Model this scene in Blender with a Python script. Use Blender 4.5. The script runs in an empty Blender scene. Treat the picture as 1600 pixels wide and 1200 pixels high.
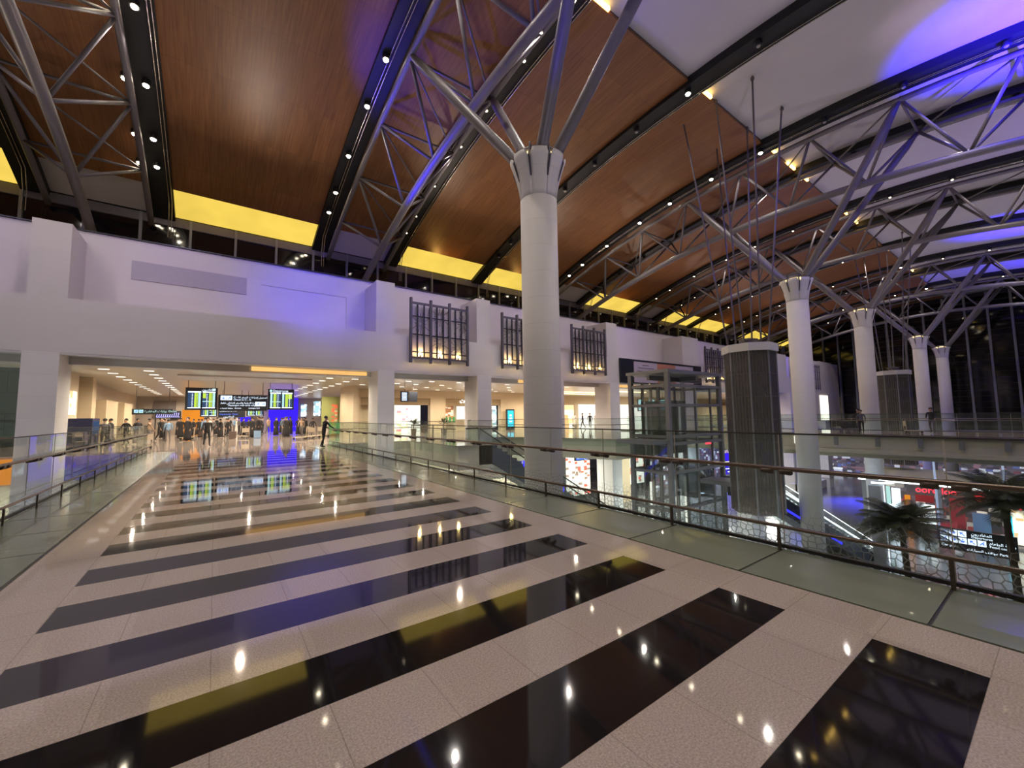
import bpy, bmesh, math, random
from mathutils import Vector, Matrix
random.seed(7)
SC = bpy.context.scene
COL = SC.collection
PI = math.pi

# ------------------------------------------------------------------ materials
def mat(name, col, rough=.5, metal=0., emit=None, es=0., var=.06, scale=8., bump=0., spec=.5, coat=0.):
    m = bpy.data.materials.new(name); m.use_nodes = True
    nt = m.node_tree; b = nt.nodes['Principled BSDF']
    b.inputs['Roughness'].default_value = rough; b.inputs['Metallic'].default_value = metal
    b.inputs['Specular IOR Level'].default_value = spec
    b.inputs['Coat Weight'].default_value = coat
    tc = nt.nodes.new('ShaderNodeTexCoord')
    n = nt.nodes.new('ShaderNodeTexNoise'); n.inputs['Scale'].default_value = scale; n.inputs['Detail'].default_value = 3
    nt.links.new(tc.outputs['Object'], n.inputs['Vector'])
    r = nt.nodes.new('ShaderNodeValToRGB')
    lo = [max(0, c * (1 - var)) for c in col[:3]] + [1]; hi = [min(1, c * (1 + var)) for c in col[:3]] + [1]
    r.color_ramp.elements[0].color = lo; r.color_ramp.elements[1].color = hi
    nt.links.new(n.outputs['Fac'], r.inputs['Fac']); nt.links.new(r.outputs['Color'], b.inputs['Base Color'])
    if bump:
        bp = nt.nodes.new('ShaderNodeBump'); bp.inputs['Strength'].default_value = bump; bp.inputs['Distance'].default_value = .02
        nt.links.new(n.outputs['Fac'], bp.inputs['Height']); nt.links.new(bp.outputs['Normal'], b.inputs['Normal'])
    if emit:
        b.inputs['Emission Color'].default_value = (*emit, 1); b.inputs['Emission Strength'].default_value = es
    return m

def glass(name, tint=(.86, .93, .9), frit=False, refl=1.0, ior=1.45, dirt=.03, rough=.0, dcol=(.42, .44, .42)):
    m = bpy.data.materials.new(name); m.use_nodes = True
    nt = m.node_tree; N = nt.nodes; L = nt.links
    N.remove(N['Principled BSDF']); out = N['Material Output']
    tr = N.new('ShaderNodeBsdfTransparent'); tr.inputs['Color'].default_value = (*tint, 1)
    gl = N.new('ShaderNodeBsdfGlossy'); gl.inputs['Roughness'].default_value = rough; gl.inputs['Color'].default_value = (refl, refl, refl, 1)
    lw = N.new('ShaderNodeLayerWeight'); lw.inputs['Blend'].default_value = .5
    pw = N.new('ShaderNodeMath'); pw.operation = 'POWER'; pw.inputs[1].default_value = 5; L.new(lw.outputs['Facing'], pw.inputs[0])
    ma = N.new('ShaderNodeMath'); ma.operation = 'MULTIPLY_ADD'; ma.inputs[1].default_value = .45; ma.inputs[2].default_value = .03 * (ior - 1) / .25; L.new(pw.outputs[0], ma.inputs[0])
    fr = ma
    mx = N.new('ShaderNodeMixShader'); L.new(fr.outputs[0], mx.inputs[0]); L.new(tr.outputs[0], mx.inputs[1]); L.new(gl.outputs[0], mx.inputs[2])
    df = N.new('ShaderNodeBsdfDiffuse'); df.inputs['Color'].default_value = (*dcol, 1)
    m2 = N.new('ShaderNodeMixShader'); m2.inputs[0].default_value = dirt
    L.new(mx.outputs[0], m2.inputs[1]); L.new(df.outputs[0], m2.inputs[2])
    last = m2
    if frit:
        tc = N.new('ShaderNodeTexCoord'); sp = N.new('ShaderNodeSeparateXYZ'); L.new(tc.outputs['Object'], sp.inputs[0])
        cx = N.new('ShaderNodeCombineXYZ'); L.new(sp.outputs['Y'], cx.inputs['X']); L.new(sp.outputs['Z'], cx.inputs['Y'])
        vo = N.new('ShaderNodeTexVoronoi'); vo.feature = 'DISTANCE_TO_EDGE'; vo.inputs['Scale'].default_value = 15; vo.voronoi_dimensions = '2D'
        vo.inputs['Randomness'].default_value = .75
        L.new(cx.outputs[0], vo.inputs['Vector'])
        th = N.new('ShaderNodeMapRange'); th.inputs['From Min'].default_value = .0; th.inputs['From Max'].default_value = .48
        th.inputs['To Min'].default_value = .085; th.inputs['To Max'].default_value = .0
        L.new(sp.outputs['Z'], th.inputs['Value'])
        lt = N.new('ShaderNodeMath'); lt.operation = 'LESS_THAN'; L.new(vo.outputs['Distance'], lt.inputs[0]); L.new(th.outputs[0], lt.inputs[1])
        mu = N.new('ShaderNodeMath'); mu.operation = 'MULTIPLY'; mu.inputs[1].default_value = .55; L.new(lt.outputs[0], mu.inputs[0])
        fd = N.new('ShaderNodeBsdfDiffuse'); fd.inputs['Color'].default_value = (.42, .45, .44, 1)
        m3 = N.new('ShaderNodeMixShader'); L.new(mu.outputs[0], m3.inputs[0]); L.new(last.outputs[0], m3.inputs[1]); L.new(fd.outputs[0], m3.inputs[2])
        last = m3
    L.new(last.outputs[0], out.inputs['Surface'])
    return m

def stone_floor(name, stripes=True):
    m = bpy.data.materials.new(name); m.use_nodes = True
    nt = m.node_tree; N = nt.nodes; L = nt.links; b = N['Principled BSDF']
    tc = N.new('ShaderNodeTexCoord'); sp = N.new('ShaderNodeSeparateXYZ'); L.new(tc.outputs['Object'], sp.inputs[0])
    def M(op, a, bb=None, c=None):
        n = N.new('ShaderNodeMath'); n.operation = op
        for i, v in enumerate((a, bb, c)):
            if v is None: continue
            if isinstance(v, (int, float)): n.inputs[i].default_value = v
            else: L.new(v, n.inputs[i])
        return n.outputs[0]
    X, Y = sp.outputs['X'], sp.outputs['Y']
    no = N.new('ShaderNodeTexNoise'); no.inputs['Scale'].default_value = 90; no.inputs['Detail'].default_value = 4
    L.new(tc.outputs['Object'], no.inputs['Vector'])
    lg = N.new('ShaderNodeValToRGB'); lg.color_ramp.elements[0].color = (.36, .29, .255, 1); lg.color_ramp.elements[1].color = (.60, .505, .445, 1)
    lg.color_ramp.elements[0].position = .3; lg.color_ramp.elements[1].position = .7
    L.new(no.outputs['Fac'], lg.inputs[0])
    dk = N.new('ShaderNodeValToRGB'); dk.color_ramp.elements[0].color = (.006, .0055, .006, 1); dk.color_ramp.elements[1].color = (.020, .017, .019, 1)
    L.new(no.outputs['Fac'], dk.inputs[0])
    # per tile tone
    tx = M('FLOOR', M('DIVIDE', M('ADD', X, 1.05 + 54.1), .5415)); ty = M('FLOOR', M('DIVIDE', M('SUBTRACT', Y, .40 - 54.1), .5415))
    wn = N.new('ShaderNodeTexWhiteNoise'); wn.noise_dimensions = '2D'; cb = N.new('ShaderNodeCombineXYZ'); L.new(tx, cb.inputs[0]); L.new(ty, cb.inputs[1]); L.new(cb.outputs[0], wn.inputs['Vector'])
    tone = M('ADD', M('MULTIPLY', wn.outputs['Value'], .12), .93)
    mixc = N.new('ShaderNodeMix'); mixc.data_type = 'RGBA'
    if stripes:
        fr = M('FRACT', M('DIVIDE', M('SUBTRACT', Y, .40 - 108.3), 1.083))
        s = M('MULTIPLY', M('LESS_THAN', fr, .5), M('MULTIPLY', M('GREATER_THAN', X, -1.045), M('LESS_THAN', X, 3.79)))
        s = M('MULTIPLY', s, M('LESS_THAN', Y, 24.2))
        L.new(s, mixc.inputs[0])
    else: mixc.inputs[0].default_value = 0
    L.new(lg.outputs[0], mixc.inputs[6]); L.new(dk.outputs[0], mixc.inputs[7])
    fx = M('FRACT', M('DIVIDE', M('ADD', X, 1.05 + 54.15), .5415)); fy = M('FRACT', M('DIVIDE', M('SUBTRACT', Y, .40 - 54.15), .5415))
    gx = M('LESS_THAN', M('ABSOLUTE', M('SUBTRACT', fx, .5)), .4945); gy = M('LESS_THAN', M('ABSOLUTE', M('SUBTRACT', fy, .5)), .4945)
    ok = M('MULTIPLY', gx, gy)
    g = M('ADD', M('MULTIPLY', ok, .3), .7)
    v = N.new('ShaderNodeVectorMath'); v.operation = 'SCALE'; L.new(mixc.outputs[2], v.inputs[0]); L.new(M('MULTIPLY', g, tone), v.inputs['Scale'])
    L.new(v.outputs[0], b.inputs['Base Color'])
    b.inputs['Roughness'].default_value = .05; b.inputs['IOR'].default_value = 1.46
    return m

def wood_mat():
    m = bpy.data.materials.new('ceiling_wood'); m.use_nodes = True
    nt = m.node_tree; N = nt.nodes; L = nt.links; b = N['Principled BSDF']
    tc = N.new('ShaderNodeTexCoord')
    mp = N.new('ShaderNodeMapping'); mp.inputs['Scale'].default_value = (9, .35, .35); L.new(tc.outputs['Object'], mp.inputs[0])
    no = N.new('ShaderNodeTexNoise'); no.inputs['Scale'].default_value = 1.6; no.inputs['Detail'].default_value = 6; L.new(mp.outputs[0], no.inputs[0])
    mp2 = N.new('ShaderNodeMapping'); mp2.inputs['Scale'].default_value = (.9, .28, .01); L.new(tc.outputs['Object'], mp2.inputs[0])
    br = N.new('ShaderNodeTexBrick'); br.offset = .37; br.inputs['Scale'].default_value = 1; br.inputs['Brick Width'].default_value = .62
    br.inputs['Row Height'].default_value = .9
    br.inputs['Mortar Size'].default_value = .004; br.inputs['Color1'].default_value = (.9, .9, .9, 1); br.inputs['Color2'].default_value = (1.12, 1.12, 1.12, 1); br.inputs['Mortar'].default_value = (.78, .78, .78, 1)
    L.new(mp2.outputs[0], br.inputs[0])
    r = N.new('ShaderNodeValToRGB'); r.color_ramp.elements[0].position = .3; r.color_ramp.elements[1].position = .72
    r.color_ramp.elements[0].color = (.19, .074, .022, 1); r.color_ramp.elements[1].color = (.31, .127, .042, 1)
    L.new(no.outputs['Fac'], r.inputs[0])
    mx = N.new('ShaderNodeMix'); mx.data_type = 'RGBA'; mx.blend_type = 'MULTIPLY'; mx.inputs[0].default_value = 1
    L.new(r.outputs[0], mx.inputs[6]); L.new(br.outputs['Color'], mx.inputs[7]); L.new(mx.outputs[2], b.inputs['Base Color'])
    b.inputs['Roughness'].default_value = .42
    return m

def tile_mat(name, col, w, h, axis='XZ', mortar=.82, rough=.55, ms=.006):
    m = bpy.data.materials.new(name); m.use_nodes = True
    nt = m.node_tree; N = nt.nodes; L = nt.links; b = N['Principled BSDF']
    tc = N.new('ShaderNodeTexCoord'); sp = N.new('ShaderNodeSeparateXYZ'); L.new(tc.outputs['Object'], sp.inputs[0])
    cb = N.new('ShaderNodeCombineXYZ'); L.new(sp.outputs[axis[0]], cb.inputs[0]); L.new(sp.outputs[axis[1]], cb.inputs[1])
    br = N.new('ShaderNodeTexBrick'); br.offset = .5; br.inputs['Scale'].default_value = 1; br.inputs['Brick Width'].default_value = w; br.inputs['Row Height'].default_value = h
    br.inputs['Mortar Size'].default_value = ms; br.inputs['Color1'].default_value = (*col, 1); br.inputs['Color2'].default_value = (*[c * .955 for c in col], 1)
    br.inputs['Mortar'].default_value = (*[c * mortar for c in col], 1)
    L.new(cb.outputs[0], br.inputs[0]); L.new(br.outputs['Color'], b.inputs['Base Color']); b.inputs['Roughness'].default_value = rough
    return m

def flat_emit(name, col, s):
    m = bpy.data.materials.new(name); m.use_nodes = True
    nt = m.node_tree; N = nt.nodes; L = nt.links; N.remove(N['Principled BSDF'])
    e = N.new('ShaderNodeEmission'); e.inputs['Strength'].default_value = s
    tc = N.new('ShaderNodeTexCoord'); n = N.new('ShaderNodeTexNoise'); n.inputs['Scale'].default_value = .35; L.new(tc.outputs['Object'], n.inputs[0])
    r = N.new('ShaderNodeValToRGB'); r.color_ramp.elements[0].color = (*[c * .8 for c in col], 1); r.color_ramp.elements[1].color = (*col, 1)
    r.color_ramp.elements[0].position = .3; r.color_ramp.elements[1].position = .65
    L.new(n.outputs['Fac'], r.inputs[0]); L.new(r.outputs[0], e.inputs['Color']); L.new(e.outputs[0], N['Material Output'].inputs['Surface'])
    return m

def panel_mat(name, cols, scale, es):   # lit window / merchandise panels: blotchy colours
    m = bpy.data.materials.new(name); m.use_nodes = True
    nt = m.node_tree; N = nt.nodes; L = nt.links; b = N['Principled BSDF']
    tc = N.new('ShaderNodeTexCoord'); v = N.new('ShaderNodeTexVoronoi'); v.inputs['Scale'].default_value = scale; v.distance = 'CHEBYCHEV'
    mpp = N.new('ShaderNodeMapping'); mpp.inputs['Scale'].default_value = (.8, .8, 1.5); L.new(tc.outputs['Object'], mpp.inputs[0]); v.inputs['Randomness'].default_value = .35
    L.new(mpp.outputs[0], v.inputs['Vector'])
    sp = N.new('ShaderNodeSeparateColor'); L.new(v.outputs['Color'], sp.inputs[0])
    r = N.new('ShaderNodeValToRGB'); r.color_ramp.interpolation = 'CONSTANT'
    els = r.color_ramp.elements
    while len(els) < len(cols): els.new(.5)
    for i, c in enumerate(cols): els[i].position = i / len(cols); els[i].color = (*c, 1)
    L.new(sp.outputs[0], r.inputs[0]); L.new(r.outputs[0], b.inputs['Base Color']); L.new(r.outputs[0], b.inputs['Emission Color'])
    b.inputs['Emission Strength'].default_value = es; b.inputs['Roughness'].default_value = .4
    return m

M = {}
M['floor'] = stone_floor('bridge_stone'); M['floor_plain'] = stone_floor('hall_stone', False)
M['lowfloor'] = mat('lower_floor_stone', (.15, .155, .16), .14, var=.1, scale=2)
M['wood'] = wood_mat()
M['white'] = mat('ceiling_white', (.62, .58, .60), .7, var=.03, scale=1)
M['plaster'] = tile_mat('wall_stone', (.66, .61, .60), 2.4, .8, 'XZ', .93)
M['plaster2'] = tile_mat('fascia_stone', (.66, .615, .60), 3.2, .62, 'XZ', .93, ms=.005)
M['cream'] = tile_mat('hall_beige_stone', (.66, .52, .34), 1.2, 1.2, 'XZ', .85)
M['creamY'] = tile_mat('hall_beige_stone_side', (.66, .54, .38), 1.2, 1.2, 'YZ', .85)
M['colwhite'] = tile_mat('column_white', (.74, .70, .69), 4000, .88, 'XZ', .86, .6, .008)
M['slab'] = mat('slab_edge', (.60, .55, .44), .6, var=.05)
M['black'] = mat('channel_black', (.006, .006, .007), .55, var=.2)
M['dark'] = mat('dark_metal', (.03, .03, .033), .4, .3)
M['steel'] = mat('truss_steel', (.19, .17, .185), .45, .15, var=.06, scale=3)
M['finsteel'] = mat('fin_plate_steel', (.07, .06, .085), .5)
M['frame'] = mat('lift_frame_grey', (.27, .27, .29), .45, .35)
M['rail'] = mat('bronze_rail', (.24, .18, .14), .28, .8)
M['railpost'] = mat('post_bronze', (.13, .10, .08), .4, .6)
M['silver'] = mat('silver_rail', (.55, .5, .45), .25, 1)
M['darktrans'] = mat('dark_transom', (.035, .03, .03), .5)
M['carglass'] = glass('lift_car_glass', (.35, .37, .38), dirt=.12, ior=1.4)
M['rod'] = mat('hanger_rod', (.16, .14, .15), .5, .5)
M['glass'] = glass('clear_glass', (.94, .975, .955), dirt=.02, ior=1.25)
M['frit'] = glass('fritted_glass', (.94, .975, .955), frit=True, dirt=.02, ior=1.25)
M['liftglass'] = glass('lift_glass', (.88, .91, .91), dirt=.03, ior=1.3)
M['darkglass'] = mat('night_glass', (.008, .007, .008), .06, 0, spec=.7, var=.3, scale=.4)
M['mesh'] = glass('chain_mesh', (.55, .52, .50), dirt=.34, ior=1.15, dcol=(.26, .235, .215))
M['strip'] = mat('frosted_floor_glass', (.22, .245, .185), .2, var=.05, scale=3, coat=.3)
M['joint'] = mat('joint_dark', (.05, .045, .04), .5)
M['yellow'] = flat_emit('yellow_lit_ceiling', (.88, .62, .10), .95)
M['cove'] = flat_emit('cove_light', (1, .62, .14), 6)
M['orange_header_glow'] = flat_emit('orange_header_glow', (.95, .52, .17), 1.0)
M['lamp'] = flat_emit('lamp_white', (1, .86, .62), 55)
M['lampoff'] = mat('lamp_off', (.45, .42, .38), .3)
M['lampdim'] = flat_emit('lamp_dim', (1, .82, .58), 9)
M['downlight'] = flat_emit('downlight', (1, .93, .8), 2.6)
M['whitelight'] = flat_emit('white_light', (.92, .95, 1), 4.5)
M['warmstrip'] = flat_emit('warm_strip', (1, .75, .35), 4)
M['blue'] = flat_emit('blue_screen', (.04, .015, .95), 1.15)
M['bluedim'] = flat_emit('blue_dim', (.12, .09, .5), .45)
M['bluelight'] = flat_emit('blue_strip', (.03, .03, 1), 2.2)
M['orange'] = flat_emit('orange_glow', (.9, .30, .03), .85)
M['txt'] = flat_emit('sign_text', (.72, .84, 1), 1.7)
M['txtblue'] = flat_emit('sign_blue', (.10, .20, .85), 1.6)
M['signdark'] = mat('sign_black', (.012, .014, .02), .35)
M['scrgreen'] = flat_emit('screen_yellow_green', (.50, .68, .06), 1.25)
M['scrcyan'] = flat_emit('screen_cyan', (.45, .72, .70), 1.25)
M['scrnavy'] = flat_emit('screen_navy', (.05, .09, .18), .9)
M['scrwhite'] = flat_emit('screen_white', (.75, .86, 1), 2.2)
M['cyan'] = flat_emit('totem_cyan', (.05, .62, .85), 1.4)
M['redneon'] = flat_emit('red_neon', (1, .03, .05), 3.5)
M['green'] = flat_emit('green_light', (.25, .7, .2), .5)
M['greenwall'] = mat('green_wall', (.30, .33, .12), .6)
M['navy'] = mat('navy_counter', (.02, .022, .06), .4)
M['skin'] = mat('skin', (.42, .25, .17), .55)
M['hair'] = mat('hair', (.012, .010, .009), .6)
M['clblack'] = mat('cloth_black', (.014, .013, .016), .8)
M['clgrey'] = mat('cloth_grey', (.13, .12, .12), .8)
M['clwhite'] = mat('cloth_white', (.62, .56, .52), .8)
M['clblue'] = mat('cloth_blue', (.20, .32, .5), .8)
M['cltan'] = mat('cloth_tan', (.40, .27, .18), .8)
M['clred'] = mat('cloth_red', (.5, .05, .06), .8)
M['trolley'] = mat('trolley_metal', (.6, .5, .38), .4, .4)
M['case'] = mat('suitcase', (.10, .07, .06), .5)
M['leaf'] = mat('palm_leaf', (.045, .06, .025), .5, var=.3)
M['trunk'] = mat('palm_trunk', (.05, .033, .02), .85, bump=.6, scale=14)
M['pot'] = mat('planter', (.07, .06, .055), .5)
M['poster'] = panel_mat('lit_poster', [(.9, .78, .55), (1, .95, .85), (.55, .32, .15), (.95, .85, .6)], 3, 1.5)
M['posterw'] = panel_mat('white_poster', [(.85, .95, 1), (.3, .5, .7), (.95, 1, 1), (.2, .3, .35)], 2.2, 1.3)
M['shopred'] = panel_mat('shop_red_white', [(.95, .9, .82), (1, .95, .85), (.95, .15, .1), (.9, .85, .75), (1, .95, .85), (.9, .78, .68), (1, .92, .8), (.95, .9, .85), (.35, .25, .2)], 2.2, .95)
M['shopcream'] = panel_mat('shop_cream', [(1, .82, .5), (1, .9, .7), (.85, .6, .3), (1, .95, .85), (.6, .35, .15)], 1.1, 1.1)
M['shopmix'] = panel_mat('shop_mixed', [(.05, .04, .06), (.10, .12, .3), (.12, .1, .14), (.16, .05, .07), (.10, .08, .11), (.5, .5, .6), (.1, .08, .1), (.06, .05, .08), (.85, .85, .9), (.22, .12, .16), (.08, .06, .09), (.06, .06, .07)], 2.0, .8)
M['shopdark'] = panel_mat('shop_dark', [(.08, .06, .07), (.22, .06, .06), (.05, .05, .06), (.30, .26, .25), (.10, .08, .1), (.5, .45, .42), (.06, .05, .05), (.1, .06, .07), (.06, .05, .06)], 2.0, .7)
M['graphic'] = panel_mat('pink_white_graphic', [(1, .95, .9), (1, .9, .85), (.95, .25, .3), (1, .97, .95), (.75, .8, .45), (1, .95, .9), (.95, .6, .5), (1, .95, .9)], 2.6, .95)
M['banner'] = mat('banner_lavender', (.42, .35, .42), .6)
M['bannero'] = mat('banner_orange', (.42, .17, .10), .6, var=.35, scale=3)
M['bannert'] = mat('banner_text', (.12, .09, .13), .6)
M['warmwhite'] = flat_emit('bright_shop_wall', (1, .93, .82), 1.35)
M['beigelit'] = mat('beige_lit', (.72, .60, .40), .5)

# ------------------------------------------------------------------ mesh helpers
class MB:
    def __init__(s): s.v = []; s.f = []; s.m = []
    def add(s, vs, fs, mi=0):
        o = len(s.v); s.v += [tuple(v) for v in vs]
        for f in fs: s.f.append([i + o for i in f]); s.m.append(mi)
        return s
    def box(s, x0, x1, y0, y1, z0, z1, mi=0):
        vs = [(x, y, z) for z in (z0, z1) for y in (y0, y1) for x in (x0, x1)]
        return s.add(vs, [(0, 2, 3, 1), (4, 5, 7, 6), (0, 1, 5, 4), (2, 6, 7, 3), (0, 4, 6, 2), (1, 3, 7, 5)], mi)
    def tube(s, p, q, r, n=8, mi=0, r2=None):
        return s.path([p, q], r if r2 is None else [r, r2], n, mi)
    def path(s, pts, r, n=8, mi=0):
        pts = [Vector(p) for p in pts]; rs = r if isinstance(r, (list, tuple)) else [r] * len(pts)
        o = len(s.v); up = Vector((0, 0, 1)); a = None
        for i, p in enumerate(pts):
            d = (pts[min(i + 1, len(pts) - 1)] - pts[max(i - 1, 0)])
            if d.length < 1e-9: d = Vector((0, 0, 1))
            d.normalize()
            if a is None: a = d.cross(up) if abs(d.z) < .95 else d.cross(Vector((1, 0, 0)))
            a = (a - d * a.dot(d)); a.normalize(); b = d.cross(a)
            for k in range(n):
                t = 2 * PI * k / n; s.v.append(tuple(p + (a * math.cos(t) + b * math.sin(t)) * rs[i]))
        for i in range(len(pts) - 1):
            for k in range(n):
                s.f.append([o + i * n + k, o + i * n + (k + 1) % n, o + (i + 1) * n + (k + 1) % n, o + (i + 1) * n + k]); s.m.append(mi)
        s.f.append([o + k for k in range(n)][::-1]); s.m.append(mi)
        e = o + (len(pts) - 1) * n; s.f.append([e + k for k in range(n)]); s.m.append(mi)
        return s
    def lathe(s, prof, c=(0, 0, 0), n=32, mi=0, caps=True):
        o = len(s.v)
        for r, z in prof:
            for k in range(n):
                t = 2 * PI * k / n; s.v.append((c[0] + r * math.cos(t), c[1] + r * math.sin(t), c[2] + z))
        for i in range(len(prof) - 1):
            for k in range(n): s.f.append([o + i * n + k, o + i * n + (k + 1) % n, o + (i + 1) * n + (k + 1) % n, o + (i + 1) * n + k]); s.m.append(mi)
        if caps:
            s.f.append([o + k for k in range(n)][::-1]); s.m.append(mi)
            e = o + (len(prof) - 1) * n; s.f.append([e + k for k in range(n)]); s.m.append(mi)
        return s
    def prism(s, poly, z0, z1, mi=0):
        n = len(poly)
        vs = [(x, y, z0) for x, y in poly] + [(x, y, z1) for x, y in poly]
        fs = [list(range(n))[::-1], list(range(n, 2 * n))] + [[i, (i + 1) % n, n + (i + 1) % n, n + i] for i in range(n)]
        return s.add(vs, fs, mi)
    def strip(s, x0, x1, ys, zf, t, mi=0):      # curved slab running along y
        o = len(s.v)
        for y in ys:
            z = zf(y)
            for x, dz in ((x0, 0), (x1, 0), (x1, t), (x0, t)): s.v.append((x, y, z + dz))
        for i in range(len(ys) - 1):
            for k in range(4): s.f.append([o + 4 * i + k, o + 4 * i + (k + 1) % 4, o + 4 * i + 4 + (k + 1) % 4, o + 4 * i + 4 + k]); s.m.append(mi)
        s.f.append([o, o + 1, o + 2, o + 3]); s.m.append(mi)
        e = o + 4 * (len(ys) - 1); s.f.append([e + 3, e + 2, e + 1, e]); s.m.append(mi)
        return s
    def mesh(s, name, mats, smooth=False):
        me = bpy.data.meshes.new(name); me.from_pydata(s.v, [], s.f)
        for m in (mats if isinstance(mats, (list, tuple)) else [mats]): me.materials.append(m)
        me.polygons.foreach_set('material_index', s.m)
        bm = bmesh.new(); bm.from_mesh(me); bmesh.ops.recalc_face_normals(bm, faces=bm.faces); bm.to_mesh(me); bm.free()
        if smooth:
            me.polygons.foreach_set('use_smooth', [len(p.vertices) == 4 for p in me.polygons])
        me.update(); return me
    def build(s, name, mats, parent=None, smooth=False, loc=None):
        o = bpy.data.objects.new(name, s.mesh(name, mats, smooth)); COL.objects.link(o)
        if loc: o.location = loc
        if parent is not None: o.parent = parent
        return o

def tag(o, label=None, cat=None, group=None, kind=None):
    if label: o['label'] = label
    if cat: o['category'] = cat
    if group: o['group'] = group
    if kind: o['kind'] = kind
    return o
def thing(name, label, cat, loc=(0, 0, 0), rz=0, group=None):
    o = bpy.data.objects.new(name, None); COL.objects.link(o); o.location = loc; o.rotation_euler = (0, 0, rz); o.empty_display_size = .2
    return tag(o, label, cat, group)
def struct(name, mb, mats, label, smooth=False, cat=None):
    o = mb.build(name, mats, None, smooth); return tag(o, label, cat or name.split('_')[0], None, 'structure')
KIDS = {}
def dup(root, loc, rz=0, label=None, group=None, scale=1):
    r = root.copy(); COL.objects.link(r); r.location = loc; r.rotation_euler = (0, 0, rz); r.scale = (scale,) * 3
    if label: r['label'] = label
    if group: r['group'] = group
    for ch in [o for o in bpy.data.objects if o.parent == root]:
        c = ch.copy(); COL.objects.link(c); c.parent = r
        for g in [o for o in bpy.data.objects if o.parent == ch]:
            d = g.copy(); COL.objects.link(d); d.parent = c
    return r
def rng(a, b, st):
    out = []; x = a
    while x <= b + 1e-6: out.append(x); x += st
    return out

# fonts: Blender's built-in font only
def text_mesh(name, body, size, m, parent, loc, rot=(PI / 2, 0, 0), align='LEFT', ext=.004):
    cu = bpy.data.curves.new(name, 'FONT'); cu.body = body; cu.size = size; cu.align_x = align; cu.extrude = ext
    to = bpy.data.objects.new('tmp', cu); COL.objects.link(to)
    dg = bpy.context.evaluated_depsgraph_get(); dg.update()
    me = bpy.data.meshes.new_from_object(to.evaluated_get(dg)); bpy.data.objects.remove(to)
    me.materials.clear(); me.materials.append(m)
    o = bpy.data.objects.new(name, me); COL.objects.link(o); o.location = loc; o.rotation_euler = rot
    if parent is not None: o.parent = parent
    return o

# ------------------------------------------------------------------ key dimensions (metres)
zc = lambda y: 19.07 - .00788 * (y - 9.4) ** 2          # ceiling
zt = lambda y: 18.45 - .00788 * (y - 8.84) ** 2         # top chords
zb = lambda y: 15.48 - .0085 * (y - 10.4) ** 2          # bottom chord
TR = [('A', -5.8), ('B', 8.83), ('C', 31.45), ('D', 46.1), ('E', 68.8), ('F', 83.4)]
CY = 10.4
LOW = -9.5
Y0, Y1 = -20., 33.3

# ------------------------------------------------------------------ ceiling
ys = rng(Y0, Y1 - .4, 1.3)
def ysb(a, b): 
    n = max(2, int((b - a) / 1.2)); return [a + (b - a) * i / n for i in range(n + 1)]
thin = [-17.1, 20.1, 57.4]
chan = []
for _, x in [('Z', -28.4)] + TR: chan += [(x - 3.3, x - 2.2), (x + 2.2, x + 3.3)]
for x in thin: chan.append((x - .55, x + .55))
chan.sort()
edges = [-34.] + [e for c in chan for e in c] + [91.8]
bays = [(edges[i], edges[i + 1]) for i in range(0, len(edges), 2)]
for i, (a, b) in enumerate(bays):
    if b - a < .05: continue
    narrow = abs((b - a) - 4.4) < .01
    w = 'between two truss chords' if narrow else 'in an open roof bay'
    struct('ceiling', MB().strip(a, b, ysb(10.7, 30.9), zc, .15), M['wood'], 'reddish brown wood plank ceiling panel ' + w)
    struct('ceiling', MB().strip(a, b, ysb(-12, 10.7), lambda y: zc(y) + .22, .15), M['white'], 'smooth white curved ceiling panel ' + w)
    struct('ceiling', MB().strip(a, b, ysb(-20, -12), zc, .15), M['wood'], 'reddish brown wood ceiling panel at the near end ' + w)
    if narrow: struct('ceiling', MB().strip(a, b, ysb(30.9, 33.3), lambda y: zc(y) + .12, .12), M['white'], 'unlit pale ceiling strip behind the truss foot')
    else:
        lb = {0: 'ceiling strip with painted yellow lamp wash'}.get(0)
        o = MB().strip(a, b, ysb(30.9, 33.3), lambda y: zc(y) + .12, .12).build('lamp_lit_ceiling_strip', M['yellow'])  # wash of yellow lamps put into the ceiling colour as emission
        tag(o, 'ceiling strip with painted yellow lamp wash above the clerestory windows', 'lit ceiling', 'yellow lit ceiling strips along the roof edge')
    # cove light at the wood/white joint
    if a > -6 and b < 80:
        segs = [(a + .1, a + 1.1)] if not narrow else [(a + .3, a + 1.1), (b - 1.6, b - .3)]
        for s0, s1 in segs:
            o = MB().box(s0, s1, 10.56, 10.68, zc(10.7) - .02, zc(10.7) + .16).build('cove_lamp', M['cove']); tag(o, 'short warm cove lamp at the joint of wood and white ceiling', 'lamp', 'warm cove lamps at the wood and white ceiling joint')

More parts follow.
